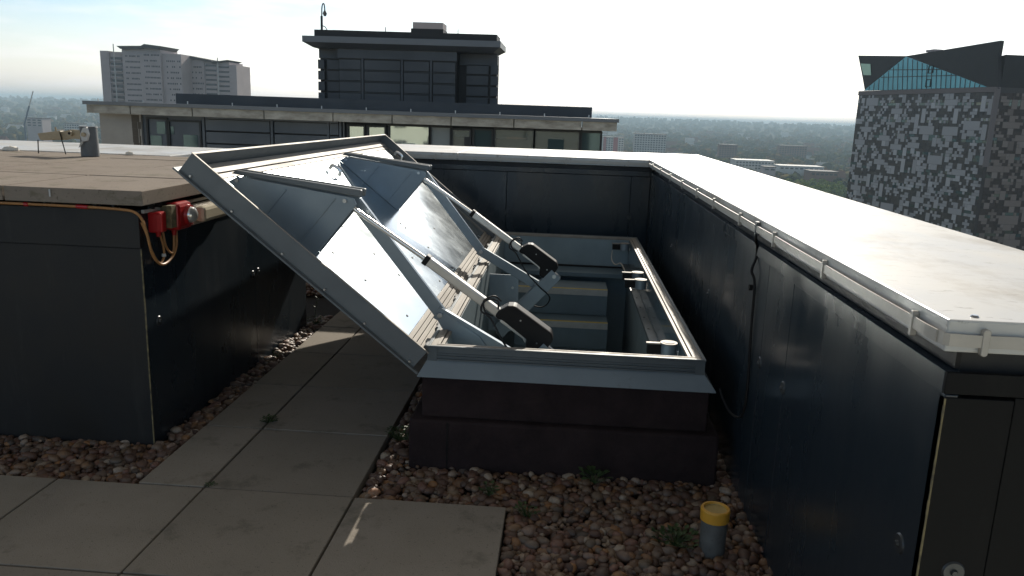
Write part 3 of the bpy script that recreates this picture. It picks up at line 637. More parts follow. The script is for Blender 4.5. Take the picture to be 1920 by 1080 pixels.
# pebbles
iv1, if1 = ico(2)
regions = [(-0.165, 0.79, 1.5, 2.83, 0), (-0.765, 0.79, 2.84, 3.20, 0), (-4.6, -1.675, 2.84, 3.25, 0), (-1.80, -1.672, 3.25, 5.6, 0), (-0.765, -0.60, 3.2, 6.7, 0), (0.68, 0.79, 3.2, 6.7, 0), (-1.8, 0.78, 6.75, 7.35, 0), (-4, -1.40, 6.3, 7.3, 0)]
Vs = []; Fs = []; off = 0
for (x0, x1, y0, y1, _) in regions:
    for layer in range(2):
        st = 0.027 if y0 < 6 else 0.04
        nx_ = max(1, int((x1-x0)/st)); ny_ = max(1, int((y1-y0)/st))
        for i in range(nx_):
            for j in range(ny_):
                x = x0+(i+0.5)*(x1-x0)/nx_+random.uniform(-.013, .013); y = y0+(j+0.5)*(y1-y0)/ny_+random.uniform(-.013, .013)
                if layer and random.random() < 0.3: continue
                s = random.choice((0.009, 0.011, 0.013, 0.016, 0.018, 0.022, 0.026))*random.uniform(0.85, 1.15)
                v = iv1*np.array([s*random.uniform(0.9, 1.35), s*random.uniform(0.75, 1.0), s*random.uniform(0.55, 0.8)])
                v = v*(1+0.07*rng.standard_normal((len(v), 1)))
                a = random.uniform(0, 6.28); b = random.uniform(-0.5, 0.5)
                ca, sa, cb_, sb = math.cos(a), math.sin(a), math.cos(b), math.sin(b)
                Rm = np.array([[ca, -sa, 0], [sa, ca, 0], [0, 0, 1]]) @ np.array([[1, 0, 0], [0, cb_, -sb], [0, sb, cb_]])
                x = min(max(x, x0+s*0.9), x1-s*0.9)
                z = (-0.040+s*0.5) if layer == 0 else (-0.020+random.uniform(-0.006, 0.010))
                v = v @ Rm.T+np.array([x, y, z]); Vs.append(v); Fs.append(if1+off); off += len(v)
o = bulk('pebble_ballast', np.concatenate(Vs), np.concatenate(Fs), m_peb, True)
tag(o, 'brown rounded pebbles spread between paving slabs and roof walls', 'pebbles', kind='stuff')

# right parapet ---------------------------------------------------------
def coping_piece(x0, x1, y0, y1, name, parent, z=ZCOP): return MB().box(x0, x1, y0, y1, z-0.065, z).build(name, m_cop, parent, bevel=0.004)
t = thing('parapet_wall', 'dark clad parapet wall on the right with a broad white coping beside the roof hatch', 'parapet')
YE = 1.54; YF = 7.30
seams = [1.545, 2.62, 2.95, 4.09, 4.57, 6.29, 7.30]
for a, b in zip(seams[:-1], seams[1:]):
    MB().box(0.774, 0.80, a+0.002, b-0.002, -0.05, 0.985).build('wall_panel', m_clad, t, bevel=0.002)
MB().box(0.80, 1.40, YE+0.03, 8.8, -60, 1.07).build('wall_core', m_cladf, t)
MB().prism([(0.766, YE+0.005, 0.988), (0.80, YE+0.005, 0.988), (0.80, YE+0.005, 1.034), (0.766, YE+0.005, 1.034)], [(0.766, 7.29, 0.988), (0.80, 7.29, 0.988), (0.80, 7.29, 1.034), (0.766, 7.29, 1.034)]).build('trim_strip', m_clad, t, bevel=0.0015)
MB().box(0.79, 0.80, YE+0.02, 7.29, 1.036, 1.074).build('recess', m_blk, t)
m_end = mat('end_cladding', (0.010, 0.010, 0.010), 0.6, spec=0.12, speck=(9, (1, 1, 0.2), 0.55, 0.2, (0.022, 0.021, 0.019), 0.6))
MB().box(0.774, 0.907, YE+0.004, YE+0.03, -0.05, 0.98).build('end_panel', m_end, t, bevel=0.002)
MB().box(0.7655, 1.40, YE-0.005, YE+0.004, 0.99, 1.0345).build('end_trim', m_end, t, bevel=0.0015)
MB().box(0.91, 1.40, YE+0.008, YE+0.03, -0.05, 0.985).build('side_panel', m_end, t, bevel=0.002)
mb = MB()
zz = -0.05
while zz < 0.975: h = random.uniform(0.012, 0.035); w = random.uniform(0.0015, 0.0045); mb.box(0.7725-w*0.4, 0.7745, YE+0.0015-w*0.3, YE+0.004, zz, min(zz+h, 0.978)); zz += h
mb.build('corner_seal', m_seal, t)
coping_piece(0.755, 1.435, YE, 4.448, 'coping', t); coping_piece(0.755, 1.435, 4.456, 8.90, 'coping', t)
for x in (0.82, 0.99, 1.2): MB().cyl((x, YE+0.035, ZCOP), (x, YE+0.035, ZCOP+0.004), 0.009, 0.006, 12).build('coping_screw', m_bolt, t)
def disc(p, ax, parent, m=m_cladf):
    p = Vector(p); ax = Vector(ax)
    d = MB().cyl(p, p+ax*0.004, 0.024, 0.021, 20).build('fixing_disc', m, parent, smooth=True)
    MB().cyl(p+ax*0.004, p+ax*0.010, 0.008, 0.006, 10).build('bolt', m, d)
m_disc = mat('dull_disc', (0.06, 0.066, 0.07), 0.4, metal=0.5)
for y, z in ((4.09, 0.62), (2.95, 0.605), (2.62, 0.62), (1.64, 0.604), (5.6, 0.62)): disc((0.774, y, z), (-1, 0, 0), t, m_disc)
disc((0.845, YE+0.004, 0.60), (0, -1, 0), t, m_disc)
# far parapet
t = thing('parapet_wall', 'dark clad far parapet wall behind the hatch under a white coping', 'parapet')
for a, b in ((-2.6, -1.78), (-1.78, -0.54), (-0.54, 0.60), (0.60, 0.772)): MB().box(a+0.002, b-0.002, 7.32, 7.35, -0.05, 0.985).build('wall_panel', m_clad, t, bevel=0.002)
MB().box(-2.6, 0.798, 7.351, 8.7, -60, 1.07).build('wall_core', m_cladf, t)
MB().box(-2.6, 0.764, 7.312, 7.349, 0.99, 1.034).build('trim_strip', m_clad, t, bevel=0.0015)
coping_piece(-2.75, -1.0, 7.30, 8.82, 'coping', t); coping_piece(-0.994, 0.7535, 7.30, 8.82, 'coping', t)
for x in (-0.54, 0.60): disc((x, 7.32, 0.61), (0, -1, 0), t, m_disc)
t = thing('parapet_wall', 'white capped parapet strip behind the raised paved roof on the left', 'parapet')
MB().box(-9, -2.76, 5.45, 6.5, -60, 1.07).build('wall_core', m_cladf, t)
MB().box(-9, -5.2, 5.40, 6.60, 1.076, ZCOP).build('coping', m_cop, t, bevel=0.004)
MB().box(-5.194, -2.76, 5.40, 6.60, 1.076, ZCOP).build('coping', m_cop, t, bevel=0.004)

# lightning tape along the coping
t = thing('conductor_tape', 'flat beige lightning tape running along the parapet coping held by small clips', 'lightning tape')
TZ = 1.102
clips = [1.67, 2.27, 2.83, 3.40, 4.02, 4.55, 5.15, 5.75, 6.35, 6.95]
path = [0.752]
def tapey(ys):                                      # slack bulges between clips
    pts = []
    for a, b in zip(ys[:-1], ys[1:]):
        for k in range(8):
            f = k/8; pts.append((0.7485-0.006*math.sin(math.pi*f)-0.001, a+(b-a)*f, TZ+0.002*math.sin(math.pi*f)))
    pts.append((0.7475, ys[-1], TZ)); return pts
def ribbon(pts, outn, h=0.0125, th=0.003):
    mb = MB(); n = len(pts)
    for i in range(n-1):
        a = Vector(pts[i]); b = Vector(pts[i+1]); o_ = Vector(outn)*th; u = Vector((0, 0, h))
        mb.hexa([a-u, b-u, b-u+o_, a-u+o_, a+u, b+u, b+u+o_, a+u+o_])
    return mb
pts = tapey([1.56]+clips+[7.27])
ribbon(pts, (-1, 0, 0)).build('tape', m_tape, t)
pe = [(0.7475, 1.56, TZ), (0.749, 1.542, TZ), (0.758, 1.534, TZ), (0.82, 1.532, TZ-0.001), (0.88, 1.531, TZ), (0.95, 1.528, TZ-0.004), (1.02, 1.531, TZ)]
ribbon(pe, (0, -1, 0)).build('tape', m_tape, t)
pf = [(x, 7.292+0.004*math.sin(x*11), TZ) for x in np.linspace(-2.4, 0.745, 40)]
ribbon(pf, (0, -1, 0)).build('tape', m_tape, t)
def clip(p, ax, parent):
    ax = Vector(ax); p = Vector(p); s_ = ax.cross(Vector((0, 0, 1)))*0.0075
    mb = MB(); ring = []
    for k in range(12):
        a_ = 2*math.pi*k/12; ring.append(p+s_*math.cos(a_)+Vector((0, 0, 0.006*math.sin(a_)+(0.021 if math.sin(a_) >= 0 else -0.021))))
    mb.prism([r-ax*0.002 for r in ring], [r+ax*0.011 for r in ring]); mb.build('clip', m_tape, parent, bevel=0.0015)
for y in clips: clip((0.752, y, TZ-0.003), (-1, 0, 0), t)
for x in (0.825, 1.05): clip((x, 1.538, TZ-0.003), (0, -1, 0), t)
for x in (-1.78, -1.2, -0.60, 0.0, 0.56): clip((x, 7.296, TZ-0.003), (0, -1, 0), t)
# down lead cable
t = thing('down_cable', 'dark cable hanging down the right parapet wall from the lightning tape to the hatch', 'cable')
MB().tube([(0.745, 3.08, 1.12), (0.742, 3.07, 1.06), (0.762, 3.12, 1.03), (0.768, 3.14, 0.98), (0.750, 3.12, 0.93), (0.762, 3.10, 0.88), (0.764, 3.09, 0.7), (0.765, 3.06, 0.45), (0.755, 3.07, 0.34), (0.725, 3.12, 0.33), (0.70, 3.17, 0.37), (0.685, 3.19, 0.41)], 0.0055).build('cable', m_blk, t, smooth=True)
MB().box(0.738, 0.752, 3.065, 3.09, 1.075, 1.13).build('joint_clamp', m_post, t, bevel=0.002)
MB().cyl((0.748, 3.13, 0.86), (0.762, 3.13, 0.86), 0.012, 0.012, 12).build('tie', m_blk, t)

# raised roof block on the left ------------------------------------------
t = thing('raised_roof_block', 'raised roof block on the left with dark clad sides and weathered paving slabs on top', 'roof block')
MB().box(-9, -1.812, 3.256, 5.36, -0.05, 1.03).build('core', m_cladf, t)
for a, b in ((-9, -3.6), (-3.6, -1.80)):
    MB().box(a+0.002, b-0.002, 3.225, 3.255, -0.05, 0.885).build('front_panel', m_cladf, t, bevel=0.002)
MB().box(-9, -1.798, 3.215, 3.25, 0.887, 1.05).build('front_trim', m_cladf, t, bevel=0.002)
for a, b in ((3.225, 4.45), (4.45, 5.36)): MB().box(-1.811, -1.80, a+0.002, b-0.002, -0.05, 1.0).build('side_panel', m_clad, t, bevel=0.001)
MB().box(-1.80, -1.785, 3.24, 5.36, 1.035, 1.05).build('side_rail', m_tape, t, bevel=0.002)
MB().box(-1.8115, -1.801, 3.216, 5.36, 1.003, 1.03).build('side_trim', m_cladf, t)
mb = MB(); zz = -0.05
while zz < 0.88: h = random.uniform(0.012, 0.04); w = random.uniform(0.001, 0.004); mb.box(-1.803, -1.7985+w*0.4, 3.2225-w*0.4, 3.2255, zz, min(zz+h, 0.884)); zz += h
mb.build('corner_seal', m_seal, t)
for y, z in ((3.333, 0.537), (4.42, 0.534), (4.50, 0.536)): disc((-1.80, y, z), (1, 0, 0), t, m_disc)
xs = [-9.0+0.61*k for k in range(0, 13)]
xj = [-1.75-0.61*k for k in range(12, -1, -1)]
yj = [3.17, 3.78, 4.39, 5.0, 5.37]
for i in range(len(xj)-1):
    for j in range(len(yj)-1):
        off_ = 0.0
        dz = random.uniform(-0.004, 0.002)
        s_ = MB().box(xj[i]+0.005, xj[i+1]-0.005, yj[j]+0.006, yj[j+1]-0.006, 1.075, 1.139+dz).build('paving_slab', m_slab2, t, bevel=0.003)
for k, y in enumerate((3.3, 3.36, 3.95, 4.0, 4.6)): MB().box(-1.80, -1.775, y, y+0.012, 1.048, 1.074).build('packer', m_blk, t)
for x in (-2.9, -2.2, -1.98, -1.9): MB().box(x, x+0.012, 3.195, 3.23, 1.052, 1.074).build('packer', m_blk, t)
MB().box(-2.154, -2.147, 3.1695, 3.171, 1.10, 1.13).build('dropping', m_bwhite, t)
# cable along the front edge
t = thing('orange_cable', 'orange brown cable along the raised roof edge looping below the red alarm units', 'cable')
MB().tube([(-4.5, 3.19, 1.066), (-3.2, 3.19, 1.062), (-2.4, 3.19, 1.062), (-2.0, 3.19, 1.06), (-1.85, 3.19, 1.055), (-1.80, 3.195, 1.045), (-1.778, 3.21, 1.01), (-1.77, 3.225, 0.95), (-1.765, 3.24, 0.88), (-1.76, 3.28, 0.82), (-1.76, 3.33, 0.80), (-1.76, 3.40, 0.815), (-1.76, 3.45, 0.86), (-1.76, 3.46, 0.93)], 0.006).build('cable', m_cab, t, smooth=True)
MB().tube([(-1.785, 3.215, 1.0), (-1.772, 3.235, 0.93), (-1.768, 3.25, 0.86), (-1.765, 3.30, 0.81), (-1.765, 3.345, 0.83), (-1.765, 3.345, 0.88), (-1.765, 3.32, 0.94)], 0.005).build('cable', m_cab, t, smooth=True)
MB().tube([(-1.765, 3.35, 0.94), (-1.762, 3.36, 0.88), (-1.762, 3.40, 0.84), (-1.762, 3.43, 0.85), (-1.762, 3.44, 0.93)], 0.005).build('cable', m_cab, t, smooth=True)
for x in (-2.28, -2.05): MB().cyl((x, 3.19, 1.061), (x+(0.05 if x > -2.1 else 0.018), 3.19, 1.06), 0.009, 0.009, 10).build('red_tie', m_red, t)
MB().cyl((-1.765, 3.345, 0.832), (-1.765, 3.345, 0.845), 0.009, 0.009, 8).build('white_tie', m_bwhite, t)
# red devices
t = thing('alarm_box', 'small red alarm box at the corner of the raised roof block beside the beacon', 'alarm')
MB().box(-1.80, -1.745, 3.29, 3.35, 0.945, 1.035).build('body', m_red, t, bevel=0.006)
MB().box(-1.76, -1.735, 3.287, 3.297, 0.95, 1.03).build('front_plate', m_red, t, bevel=0.003)
MB().cyl((-1.77, 3.32, 0.945), (-1.77, 3.32, 0.925), 0.012, 0.009, 12).build('cable_gland', m_red, t)
t = thing('alarm_beacon', 'red alarm beacon with a round clear lens under the raised roof slab', 'alarm')
MB().box(-1.80, -1.735, 3.375, 3.42, 0.955, 1.055).build('label_plate', m_seal, t, bevel=0.002)
MB().box(-1.80, -1.725, 3.42, 3.56, 0.935, 1.062).build('body', m_red, t, bevel=0.02)
MB().cyl((-1.727, 3.515, 1.0), (-1.712, 3.515, 1.0), 0.048, 0.044, 28).build('bezel', m_red, t, smooth=True)
mb = MB(); sg = 24; prev = None
for k in range(6):
    a_ = k/5*math.pi/2; r_ = 0.038*math.cos(a_); x_ = -1.712+0.028*math.sin(a_)
    nr_ = 0.038*math.cos((k+1)/5*math.pi/2) if k < 5 else 0
    if k < 5: mb.cyl((x_, 3.515, 1.0), (-1.712+0.028*math.sin((k+1)/5*math.pi/2), 3.515, 1.0), max(r_, 0.0005), max(nr_, 0.0005), sg, cap=False)
mb.build('lens', m_lens, t, smooth=True)
MB().cyl((-1.76, 3.44, 0.937), (-1.76, 3.44, 0.915), 0.012, 0.009, 12).build('cable_gland', m_red, t)
t = thing('bulkhead_light', 'oblong bulkhead light with a yellowed clear cover right of the red beacon', 'light')
MB().box(-1.80, -1.775, 3.66, 4.02, 0.935, 1.025).build('base', m_bulk, t, bevel=0.01)
MB().box(-1.776, -1.722, 3.67, 4.01, 0.942, 1.018).build('cover', m_bulk, t, bevel=0.018)
MB().box(-1.79, -1.768, 3.652, 4.028, 0.93, 1.03).build('rim', m_tape, t, bevel=0.006)
# post with arm
t = thing('roof_post', 'stubby dark round post on the raised roof by the white strip', 'post')
MB().cyl((-3.14, 5.08, 1.139), (-3.14, 5.08, 1.325), 0.056, 0.052, 28).build('pole', m_post, t, smooth=True)
MB().cyl((-3.14, 5.08, 1.325), (-3.14, 5.08, 1.331), 0.056, 0.054, 28).build('cap', m_post, t, smooth=True)
t = thing('cradle_arm', 'cream jointed arm reaching left from the dark post with black cords hanging', 'arm')
yA = 5.03
q = lambda px, py: W(px, py, yA)
mb = MB(); mb.prism([q(69, 250), q(112, 245), q(116, 262), q(75, 263)], [Vector(q(69, 250))+Vector((0, .05, 0)), Vector(q(112, 245))+Vector((0, .05, 0)), Vector(q(116, 262))+Vector((0, .05, 0)), Vector(q(75, 263))+Vector((0, .05, 0))])
mb.build('outer_arm', m_cream, t, bevel=0.006)
d_ = Vector((0, .03, 0)); ring = [Vector(q(*p))+Vector((0, .01, 0)) for p in ((112, 247), (130, 243), (157, 245), (157, 262), (132, 260), (116, 263))]
MB().prism(ring, [r+d_ for r in ring]).build('inner_arm', m_cream, t, bevel=0.004)
MB().cyl(Vector(q(132, 250))+Vector((0, -0.012, 0)), Vector(q(132, 250))+Vector((0, 0.02, 0)), 0.017, 0.017, 20).build('pivot', m_cream, t)
MB().cyl(Vector(q(132, 250))+Vector((0, -0.016, 0)), Vector(q(132, 250))+Vector((0, -0.010, 0)), 0.008, 0.008, 12).build('bolt', m_blk, t)
ring = [Vector(q(*p))+Vector((0, -0.02, 0)) for p in ((153, 252), (158, 240), (165, 238), (169, 252), (166, 264), (157, 266))]
MB().prism(ring, [r+Vector((0, .02, 0)) for r in ring]).build('clamp_plate', m_cop, t, bevel=0.002)
MB().cyl(Vector(q(161, 252))+Vector((0, -0.035, 0)), Vector(q(161, 252))+Vector((0, 0.05, 0)), 0.014, 0.014, 8).build('nut', m_cream, t)
ring = [Vector(q(*p))+Vector((0, -0.022, 0)) for p in ((155, 266), (160, 262), (158, 270), (151, 277))]
MB().prism(ring, [r+Vector((0, .004, 0)) for r in ring]).build('tag_strip', m_tape, t)
MB().cyl(q(104.5, 246), q(104, 238), 0.006, 0.005, 8).build('pin', m_cream, t)
for (a0_, b0_) in (((73, 262), (76, 287)), ((114, 248), (127, 289))):
    mm = Vector(q((a0_[0]+b0_[0])/2-1, (a0_[1]+b0_[1])/2)); MB().tube([Vector(q(*a0_))+Vector((0, -.01, 0)), mm+Vector((0, -.01, 0)), Vector(q(*b0_))+Vector((0, -0.02, 0))], 0.0035, 6).build('cord', m_blk, t)
# cloth lumps
def lump(label, c, s, seed):
    rs = np.random.default_rng(seed); v, f = ico(3); v = v*np.array(s)*(1+0.22*np.sin(v[:, :1]*9+seed)*np.cos(v[:, 1:2]*7))+np.array(c)
    v[:, 2] = np.maximum(v[:, 2], c[2]-0.002)
    o = bulk('cloth', v, f, m_tarp, True); tag(o, label, 'cloth')
lump('crumpled cream cloth lying by the white strip at the far left edge', (-3.87, 5.33, 1.14), (0.06, 0.03, 0.028), 1)
lump('small crumpled cream cloth lying just right of the dark post', (-3.03, 5.36, 1.14), (0.03, 0.02, 0.02), 2)

# ------------------------------------------------------------------ hatch
h = thing('roof_hatch', 'open grey metal roof access hatch with its lid tilted back on two actuators', 'roof hatch')
FX0, FX1, FY0, FY1, FZ = -0.555, 0.622, 3.225, 6.68, 0.52
def ringbox(mb, x0, x1, y0, y1, w, z0, z1, eps=0.0):
    n = len(mb.v)
    for z in (z0, z1):
        for a, b, c, d in ((x0, x1, y0, y1), (x0+w, x1-w, y0+w, y1-w)): mb.v += [(a, c, z), (b, c, z), (b, d, z), (a, d, z)]
    for i in range(4):
        j = (i+1) % 4
        for f in ((i, j, 8+j, 8+i), (4+j, 4+i, 12+i, 12+j), (8+i, 8+j, 12+j, 12+i), (i, 4+i, 4+j, j)): mb.f.append(tuple(n+k for k in f))
    return mb
ringbox(MB(), -0.625, 0.70, 3.165, 6.75, 0.09, -0.05, 0.205).build('lower_curb', m_dark, h, bevel=0.012)
ringbox(MB(), -0.575, 0.648, 3.205, 6.70, 0.06, 0.206, 0.43).build('upper_curb', m_dark, h, bevel=0.006)
MB().box(-0.46, -0.453, 3.1625, 3.1645, -0.05, 0.2).build('felt_lap', m_blk, h)
# sloped flashing
def frustum(a, za, b, zb, th=0.004):
    mb = MB(); A = [(a[0], a[2]), (a[1], a[2]), (a[1], a[3]), (a[0], a[3])]; B = [(b[0], b[2]), (b[1], b[2]), (b[1], b[3]), (b[0], b[3])]
    for i in range(4):
        j = (i+1) % 4
        mb.hexa([(*A[i], za-th), (*A[j], za-th), (*B[j], zb-th), (*B[i], zb-th), (*A[i], za), (*A[j], za), (*B[j], zb), (*B[i], zb)])
    return mb
frustum((-0.592, 0.668, 3.175, 6.73), 0.398, (FX0+0.002, FX1-0.002, FY0+0.002, FY1-0.002), 0.462).build('flashing', m_flash, h)
fr = ringbox(MB(), FX0, FX1, FY0, FY1, 0.028, 0.455, 0.515).build('frame', m_grey, h, bevel=0.002)
ringbox(MB(), FX0-0.004, FX1+0.004, FY0-0.004, FY1+0.004, 0.014, 0.512, 0.5215).build('frame_lip', m_grey, fr, bevel=0.0015)
ringbox(MB(), FX0+0.0, FX1-0.0, FY0-0.0, FY1+0.0, 0.0335, 0.5155, 0.5175).build('frame_top', m_aluf, fr)
ringbox(MB(), FX0+0.034, FX1-0.034, FY0+0.034, FY1-0.034, 0.012, 0.505, 0.519).build('inner_rib', m_aluf, fr, bevel=0.001)
ringbox(MB(), FX0+0.049, FX1-0.049, FY0+0.049, FY1-0.049, 0.014, 0.50, 0.513).build('inner_channel', m_aluf, fr, bevel=0.001)
MB().box(FX0+0.04, FX1-0.04, FY0-0.007, FY0+0.001, 0.475, 0.480).box(FX0+0.04, FX1-0.04, FY0-0.009, FY0+0.001, 0.460, 0.466).box(FX0+0.04, FX1-0.04, FY0-0.005, FY0+0.001, 0.488, 0.491).build('front_ribs', m_grey, fr)
for x_ in (FX0+0.02, FX1-0.02): MB().box(x_-0.02, x_+0.02, FY0-0.0052, FY0-0.0042, 0.456, 0.511).build('corner_cleat', m_grey, fr)
# liner walls
LX0, LX1, LY0, LY1 = FX0+0.065, FX1-0.065, FY0+0.065, FY1-0.065
ln = MB().box(LX0-0.012, LX0, LY0, LY1, -1.6, 0.499).box(LX0, LX1, LY0-0.012, LY0, -1.6, 0.499).box(LX0, LX1, LY1, LY1+0.012, -1.6, 0.499).build('liner', m_lin, h)
MB().box(LX1, LX1+0.012, LY0, LY1, -1.6, 0.30).build('liner_side', m_lin, h)
MB().box(LX1+0.001, LX1+0.010, LY0, LY1, 0.302, 0.499).build('glossy_side_panel', m_lin2, h)
rl = MB().box(LX1-0.05, LX1-0.001, LY0+0.001, LY1-0.001, 0.275, 0.30).build('side_rail', m_grey, h, bevel=0.002)
for k in range(12): MB().cyl((LX1-0.03, LY0+0.15+k*0.27, 0.2995), (LX1-0.03, LY0+0.15+k*0.27, 0.302), 0.006, 0.006, 8).build('rail_hole', m_blk, rl)
MB().box(LX0+0.001, LX1-0.001, 6.33, LY1-0.001, 0.23, 0.262).build('far_ledge', m_stair, h)
MB().box(LX0+0.001, LX1-0.001, LY1-0.02, LY1-0.001, 0.262, 0.275).build('far_strip', m_blk, h)
MB().box(LX0, LX1, LY0, LY1, -1.62, -1.6).build('well_floor', m_stair, h)
# lid
HN = Vector((-0.556, 0, 0.497)); E_ = Vector((-0.776, 0, 0.6307)); Nn = Vector((0.6307, 0, 0.776))
def Lp(u, y, w): return HN+E_*u+Nn*w+Vector((0, y, 0))
def lbox(mb, u0, u1, y0, y1, w0, w1):
    return mb.hexa([Lp(u0, y0, w0), Lp(u1, y0, w0), Lp(u1, y1, w0), Lp(u0, y1, w0), Lp(u0, y0, w1), Lp(u1, y0, w1), Lp(u1, y1, w1), Lp(u0, y1, w1)])
LW = 1.272; Y0, Y1 = 3.20, 6.71
lid = thing('lid', None, None); del lid
lid = bpy.data.objects.new('lid', None); COL.objects.link(lid); lid.parent = h
lbox(MB(), 0, LW, Y0, Y1, -0.096, -0.088).build('outer_sheet', m_lidg, lid)
lbox(MB(), 0.0, LW, Y0, Y0+0.006, -0.087, 0.0).build('near_skirt', m_lidg, lid, bevel=0.001)
lbox(MB(), 0.0, LW, Y1-0.006, Y1, -0.087, 0.0).build('far_skirt', m_lidg, lid, bevel=0.001)
lbox(MB(), LW-0.006, LW, Y0+0.007, Y1-0.007, -0.087, 0.0).build('top_skirt', m_lidg, lid, bevel=0.001)
lip = lbox(MB(), LW-0.008, LW+0.002, Y0-0.002, Y1+0.002, 0.001, 0.004); lbox(lip, -0.01, LW-0.009, Y0-0.002, Y0+0.010, 0.001, 0.004); lbox(lip, -0.01, LW-0.009, Y1-0.010, Y1+0.002, 0.001, 0.004)
lip.build('edge_lip', m_aluf, lid)
fl = lbox(MB(), -0.03, LW+0.02, Y0-0.020, Y0-0.0005, -0.098, -0.090); lbox(fl, LW+0.001, LW+0.02, Y0, Y1, -0.098, -0.090)
fl.build('drip_flange', m_lidg, lid, bevel=0.001)
for u in (0.03, 0.28, 0.5, 0.73, 1.0, 1.22):
    a = Lp(u, Y0-0.001, -0.078); MB().cyl(a, a+Vector((0, -0.008, 0)), 0.007, 0.005, 10).build('bolt', m_bolt, lid)
lbox(MB(), 0.10, LW-0.105, Y0+0.03, Y1-0.03, -0.080, -0.070).build('inner_panel', m_alu, lid)
def strips(u0, n, wd, base, name):
    for k in range(n):
        lbox(MB(), u0+k*wd+0.0015, u0+(k+1)*wd-0.0015, Y0+0.012, Y1-0.012, -0.082, base+0.006*(k % 2)).build(name, m_aluf, lid, bevel=0.0015)
strips(LW-0.104, 3, 0.032, -0.066, 'edge_profile'); strips(0.004, 4, 0.024, -0.064, 'hinge_profile')
lbox(MB(), 0.101, LW-0.106, Y0+0.008, Y0+0.028, -0.082, -0.060).build('side_profile', m_aluf, lid, bevel=0.0015)
lbox(MB(), 0.101, LW-0.106, Y1-0.028, Y1-0.008, -0.082, -0.060).build('side_profile', m_aluf, lid, bevel=0.0015)
for yy, us in ((3.62, (0.16, 0.42, 0.62)), (4.05, (0.14, 0.33, 0.5, 0.72, 0.95)), (4.5, (0.14, 0.35, 1.08)), (4.95, (0.13, 0.33, 0.52, 0.56, 0.9)), (5.5, (0.14, 0.4, 0.7)), (6.0, (0.15, 0.5, 1.08)), (6.45, (0.14, 0.5, 0.95, 1.1))):
    for u in us:
        a = Lp(u, yy, -0.0705); MB().cyl(a, a+Nn*0.004, 0.007, 0.006, 8).build('rivet', m_post, lid)
for u, yy in ((1.09, 4.78), (1.09, 6.62)):
    a = Lp(u, yy, -0.06); MB().tube([a, a+Nn*0.03, a+Nn*0.035-E_*0.05, a-E_*0.07+Nn*0.005], 0.011, 8).build('latch_hook', m_chr, lid, smooth=True)
